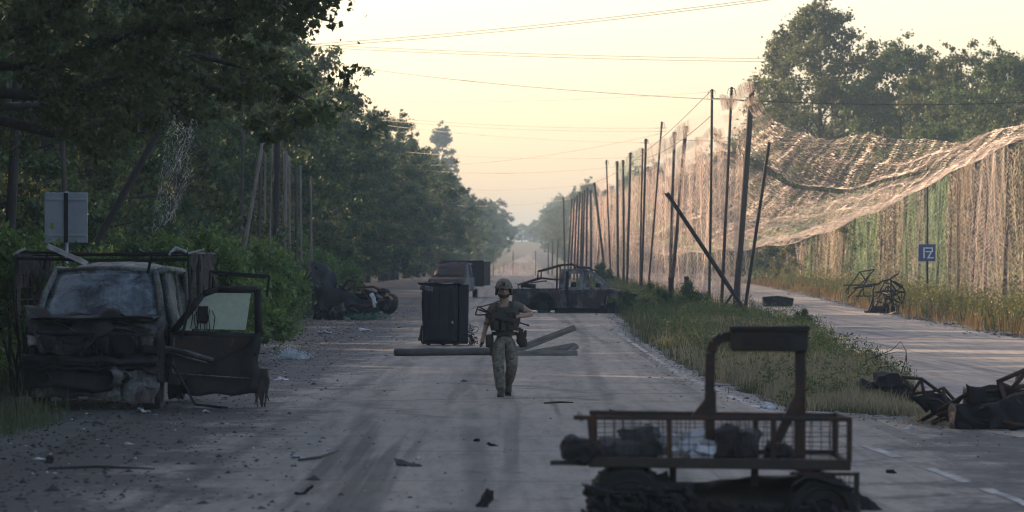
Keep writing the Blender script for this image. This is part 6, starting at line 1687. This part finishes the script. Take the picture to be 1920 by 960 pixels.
# ------------------------------------------------------------------ litter
def shard(name, label, cat, x, D, w, d, h, mat, seed, group='debris on the road'):
    p = onground(x, D, .02); w, d, h = w*.65, d*.65, h*.75
    mb = MB().sheet(lambda u, v: crush(((u-.5)*w, (v-.5)*d, .01 + h*(u*u if seed % 2 else math.sin(math.pi*u)*v)), min(w, d)*.35, 4/max(w, d), seed), 7, 5, .012)
    o = mb.build(name, M[mat], None, True, p); o.rotation_euler = (0, 0, seed*.7); tag(o, label, cat, group)
shard('tyre_scrap', 'black upright scrap at the bottom edge left of the buggy', 'scrap', 910, 35.5, .16, .2, .19, 'char', 1)
shard('tyre_scrap', 'charred lump at the bottom edge right of the buggy', 'scrap', 1632, 35.0, .22, .3, .22, 'char', 2)
shard('metal_shard', 'dark shard pile in front of the soldier, lower centre', 'shard', 765, 42.8, .55, .25, .06, 'scrap_dark', 3)
shard('metal_shard', 'curved dark shard right below the soldier', 'shard', 925, 47.5, .2, .12, .05, 'scrap_dark', 5)
shard('metal_shard', 'thin dark shard left of the curved one', 'shard', 893, 48.8, .2, .1, .04, 'scrap_dark', 7)
shard('paper_scrap', 'pale scrap on the road at lower left', 'scrap', 557, 44.6, .18, .15, .03, 'scrap_pale', 4)
shard('paper_scrap', 'white scrap near the left tyre track', 'scrap', 616, 46.5, .11, .1, .02, 'scrap_pale', 6)
shard('paper_scrap', 'white scrap in the middle foreground', 'scrap', 782, 44.3, .10, .1, .03, 'scrap_pale', 8)
shard('paper_scrap', 'long pale strip lying beside the van door', 'scrap', 525, 75.5, .42, .3, .03, 'scrap_pale', 10)
shard('paper_scrap', 'pale rag under the van bumper', 'scrap', 268, 58.7, .28, .2, .06, 'scrap_pale', 12)
shard('paper_scrap', 'pale rag under the van door', 'scrap', 385, 58.5, .15, .2, .04, 'scrap_pale', 14)
shard('metal_shard', 'black triangular shard at the lower left of the road', 'shard', 570, 37.5, .22, .16, .1, 'char', 9)
shard('metal_shard', 'small black shard in the left foreground', 'shard', 92, 43.6, .12, .12, .08, 'char', 11)
shard('metal_shard', 'flat dark shard on the right lane', 'shard', 1148, 59.0, .12, .1, .03, 'char', 13)
shard('metal_shard', 'flat black shard by the dashed line at lower right', 'shard', 1672, 41.2, .14, .12, .04, 'char', 15)
shard('cloth_scrap', 'white rag in the grass at the median tip', 'scrap', 1703, 52.6, .22, .15, .06, 'scrap_pale', 16)
shard('cloth_scrap', 'bright scrap at the road edge by the dry grass', 'scrap', 1440, 60.5, .28, .3, .1, 'scrap_pale', 18)
shard('cloth_scrap', 'pale scrap on the left shoulder by the overturned wreck', 'scrap', 684, 133, .55, .6, .1, 'scrap_pale', 20)
shard('cloth_scrap', 'second pale scrap on the left shoulder nearer the verge', 'scrap', 610, 128, .6, .5, .08, 'scrap_pale', 22)
shard('plank', 'weathered plank in the median grass behind the buggy arch', 'plank', 1350, 72, .75, .12, .03, 'beam_grey', 0)
for lab, pts in (('thin dark stick lying on the left foreground of the road', [(560, 872), (600, 866), (635, 853)]), ('dark stick at the lower left near the frame edge', [(90, 888), (180, 884), (260, 887), (290, 889)]), ('thin twig on the road right of the soldier', [(1020, 762), (1050, 760), (1075, 761)])):
    P = []
    for x, y in pts:
        D = CAM_H*F_PX/(y-HOR); P.append(onground(x, D, .05))
    b = P[0].copy(); tag(MB().tube([p - b for p in P], [.012, .016, .008] + [.006]*(len(P)-3), 5).build('stick', M['wood_pole_dark'], None, True, b), lab, 'stick', 'sticks on the road')
# white fibre clump smoking-grey by the van door
r = np.random.default_rng(12)
C = r.normal(size=(2600, 3))*(.17, .2, .07) + (0, 0, .05); C[:, 2] = np.abs(C[:, 2]) + .12*np.exp(-((C[:, 0] + .05)/.12)**2)*r.uniform(0, 1, 2600)
V, Fc = leaf_quads(C, .07, r, .2, 9)
o = link('fibre_clump', np_mesh('fibre_clump', V, Fc, M['fibre_white'])); o.location = onground(548, 93); tag(o, 'clump of pale torn net fibre on the left shoulder', 'net', kind='stuff')
# uncountable rubble, soot crumbs, ash flakes
def rubble(name, n, x_fn, y0, y1, size, mat, label, seed, power=1.3, zoff=.02):
    r = np.random.default_rng(seed)
    Y = y0 + (y1-y0)*np.power(r.uniform(0, 1, n), power); X = x_fn(Y, r)
    Z = np.maximum(base_z(Y) + zoff, np.where(X < edge_left(Y), gz(X, Y), 0))
    ico = np.array([(1, 0, 0), (-1, 0, 0), (0, 1, 0), (0, -1, 0), (0, 0, 1), (0, 0, -.4)], float)
    tri = np.array([(0, 2, 4), (2, 1, 4), (1, 3, 4), (3, 0, 4), (2, 0, 5), (1, 2, 5), (3, 1, 5), (0, 3, 5)])
    sz = (size*np.power(r.uniform(.2, 1, n), 2.5)*np.where(r.uniform(0, 1, n) < .03, 2.2, 1.0))[:, None, None]
    sh = ico[None]*r.uniform(.5, 1.3, (n, 6, 1))*sz*np.array([1.2, 1.2, .6])[None, None]*r.uniform(.6, 1.6, (n, 1, 3))
    a = r.uniform(0, 6.28, n); c, s_ = np.cos(a), np.sin(a)
    sh = np.stack([sh[..., 0]*c[:, None] - sh[..., 1]*s_[:, None], sh[..., 0]*s_[:, None] + sh[..., 1]*c[:, None], sh[..., 2]], -1)
    V = (sh + np.stack([X, Y, Z], 1)[:, None]).reshape(-1, 3)
    Fc = (tri[None] + (np.arange(n)*6)[:, None, None]).reshape(-1, 3)
    o = link(name, np_mesh(name, V, Fc, M[mat])); tag(o, label, 'debris', kind='stuff')
rubble('rubble', 22000, lambda Y, r: -4.2 + r.normal(0, 1.9, len(Y)), 30, 200, .034, 'scrap_dark', 'burnt crumbs and gravel strewn over the left shoulder', 1, 1.5)
rubble('rubble', 5000, lambda Y, r: r.uniform(-4, 4.2, len(Y)), 30, 120, .022, 'scrap_dark', 'dark crumbs strewn thinly over the carriageway', 2, 1.4)
rubble('ash_flakes', 700, lambda Y, r: -4.6 + r.normal(0, 1.6, len(Y)), 32, 170, .03, 'scrap_pale', 'pale ash flakes and paper bits on the left shoulder', 3, 1.4)
rubble('rubble', 7000, lambda Y, r: edge_right(Y) + r.normal(0, .55, len(Y)) - np.where(Y < 56, 5.0, 0)*r.uniform(.1, 1, len(Y)), 38, 190, .026, 'scrap_dark', 'dirt clods along the right edge of the road', 4, 1.4)
rubble('rubble', 7000, lambda Y, r: r.uniform(4.5, 11, len(Y)), 42, 58, .032, 'scrap_dark', 'burnt crumbs round the wrecks at the right', 5, 1.0)
rubble('ash_flakes', 260, lambda Y, r: r.uniform(4.2, 10, len(Y)), 44, 60, .03, 'scrap_pale', 'pale bits of litter round the wrecks at the right', 6, 1.0)
rubble('rubble', 1200, lambda Y, r: side_right(Y) + r.normal(0, .5, len(Y)), 120, 260, .07, 'stone', 'stones along the far edge of the right road', 7, 1.0)
# ------------------------------------------------------------------ haze
mb = MB().box((0, 2250, 15.25), (2600, 4800, 38.5))
m = bpy.data.materials.new('haze_air'); m.use_nodes = True
N, L = m.node_tree.nodes, m.node_tree.links
N.remove(N['Principled BSDF'])
pv = N.new('ShaderNodeVolumePrincipled'); pv.inputs['Color'].default_value = (.45, .63, .80, 1); pv.inputs['Density'].default_value = 0.00037; pv.inputs['Anisotropy'].default_value = .15
L.new(pv.outputs[0], N['Material Output'].inputs['Volume'])
hz = mb.build('haze', m); tag(hz, kind='stuff')
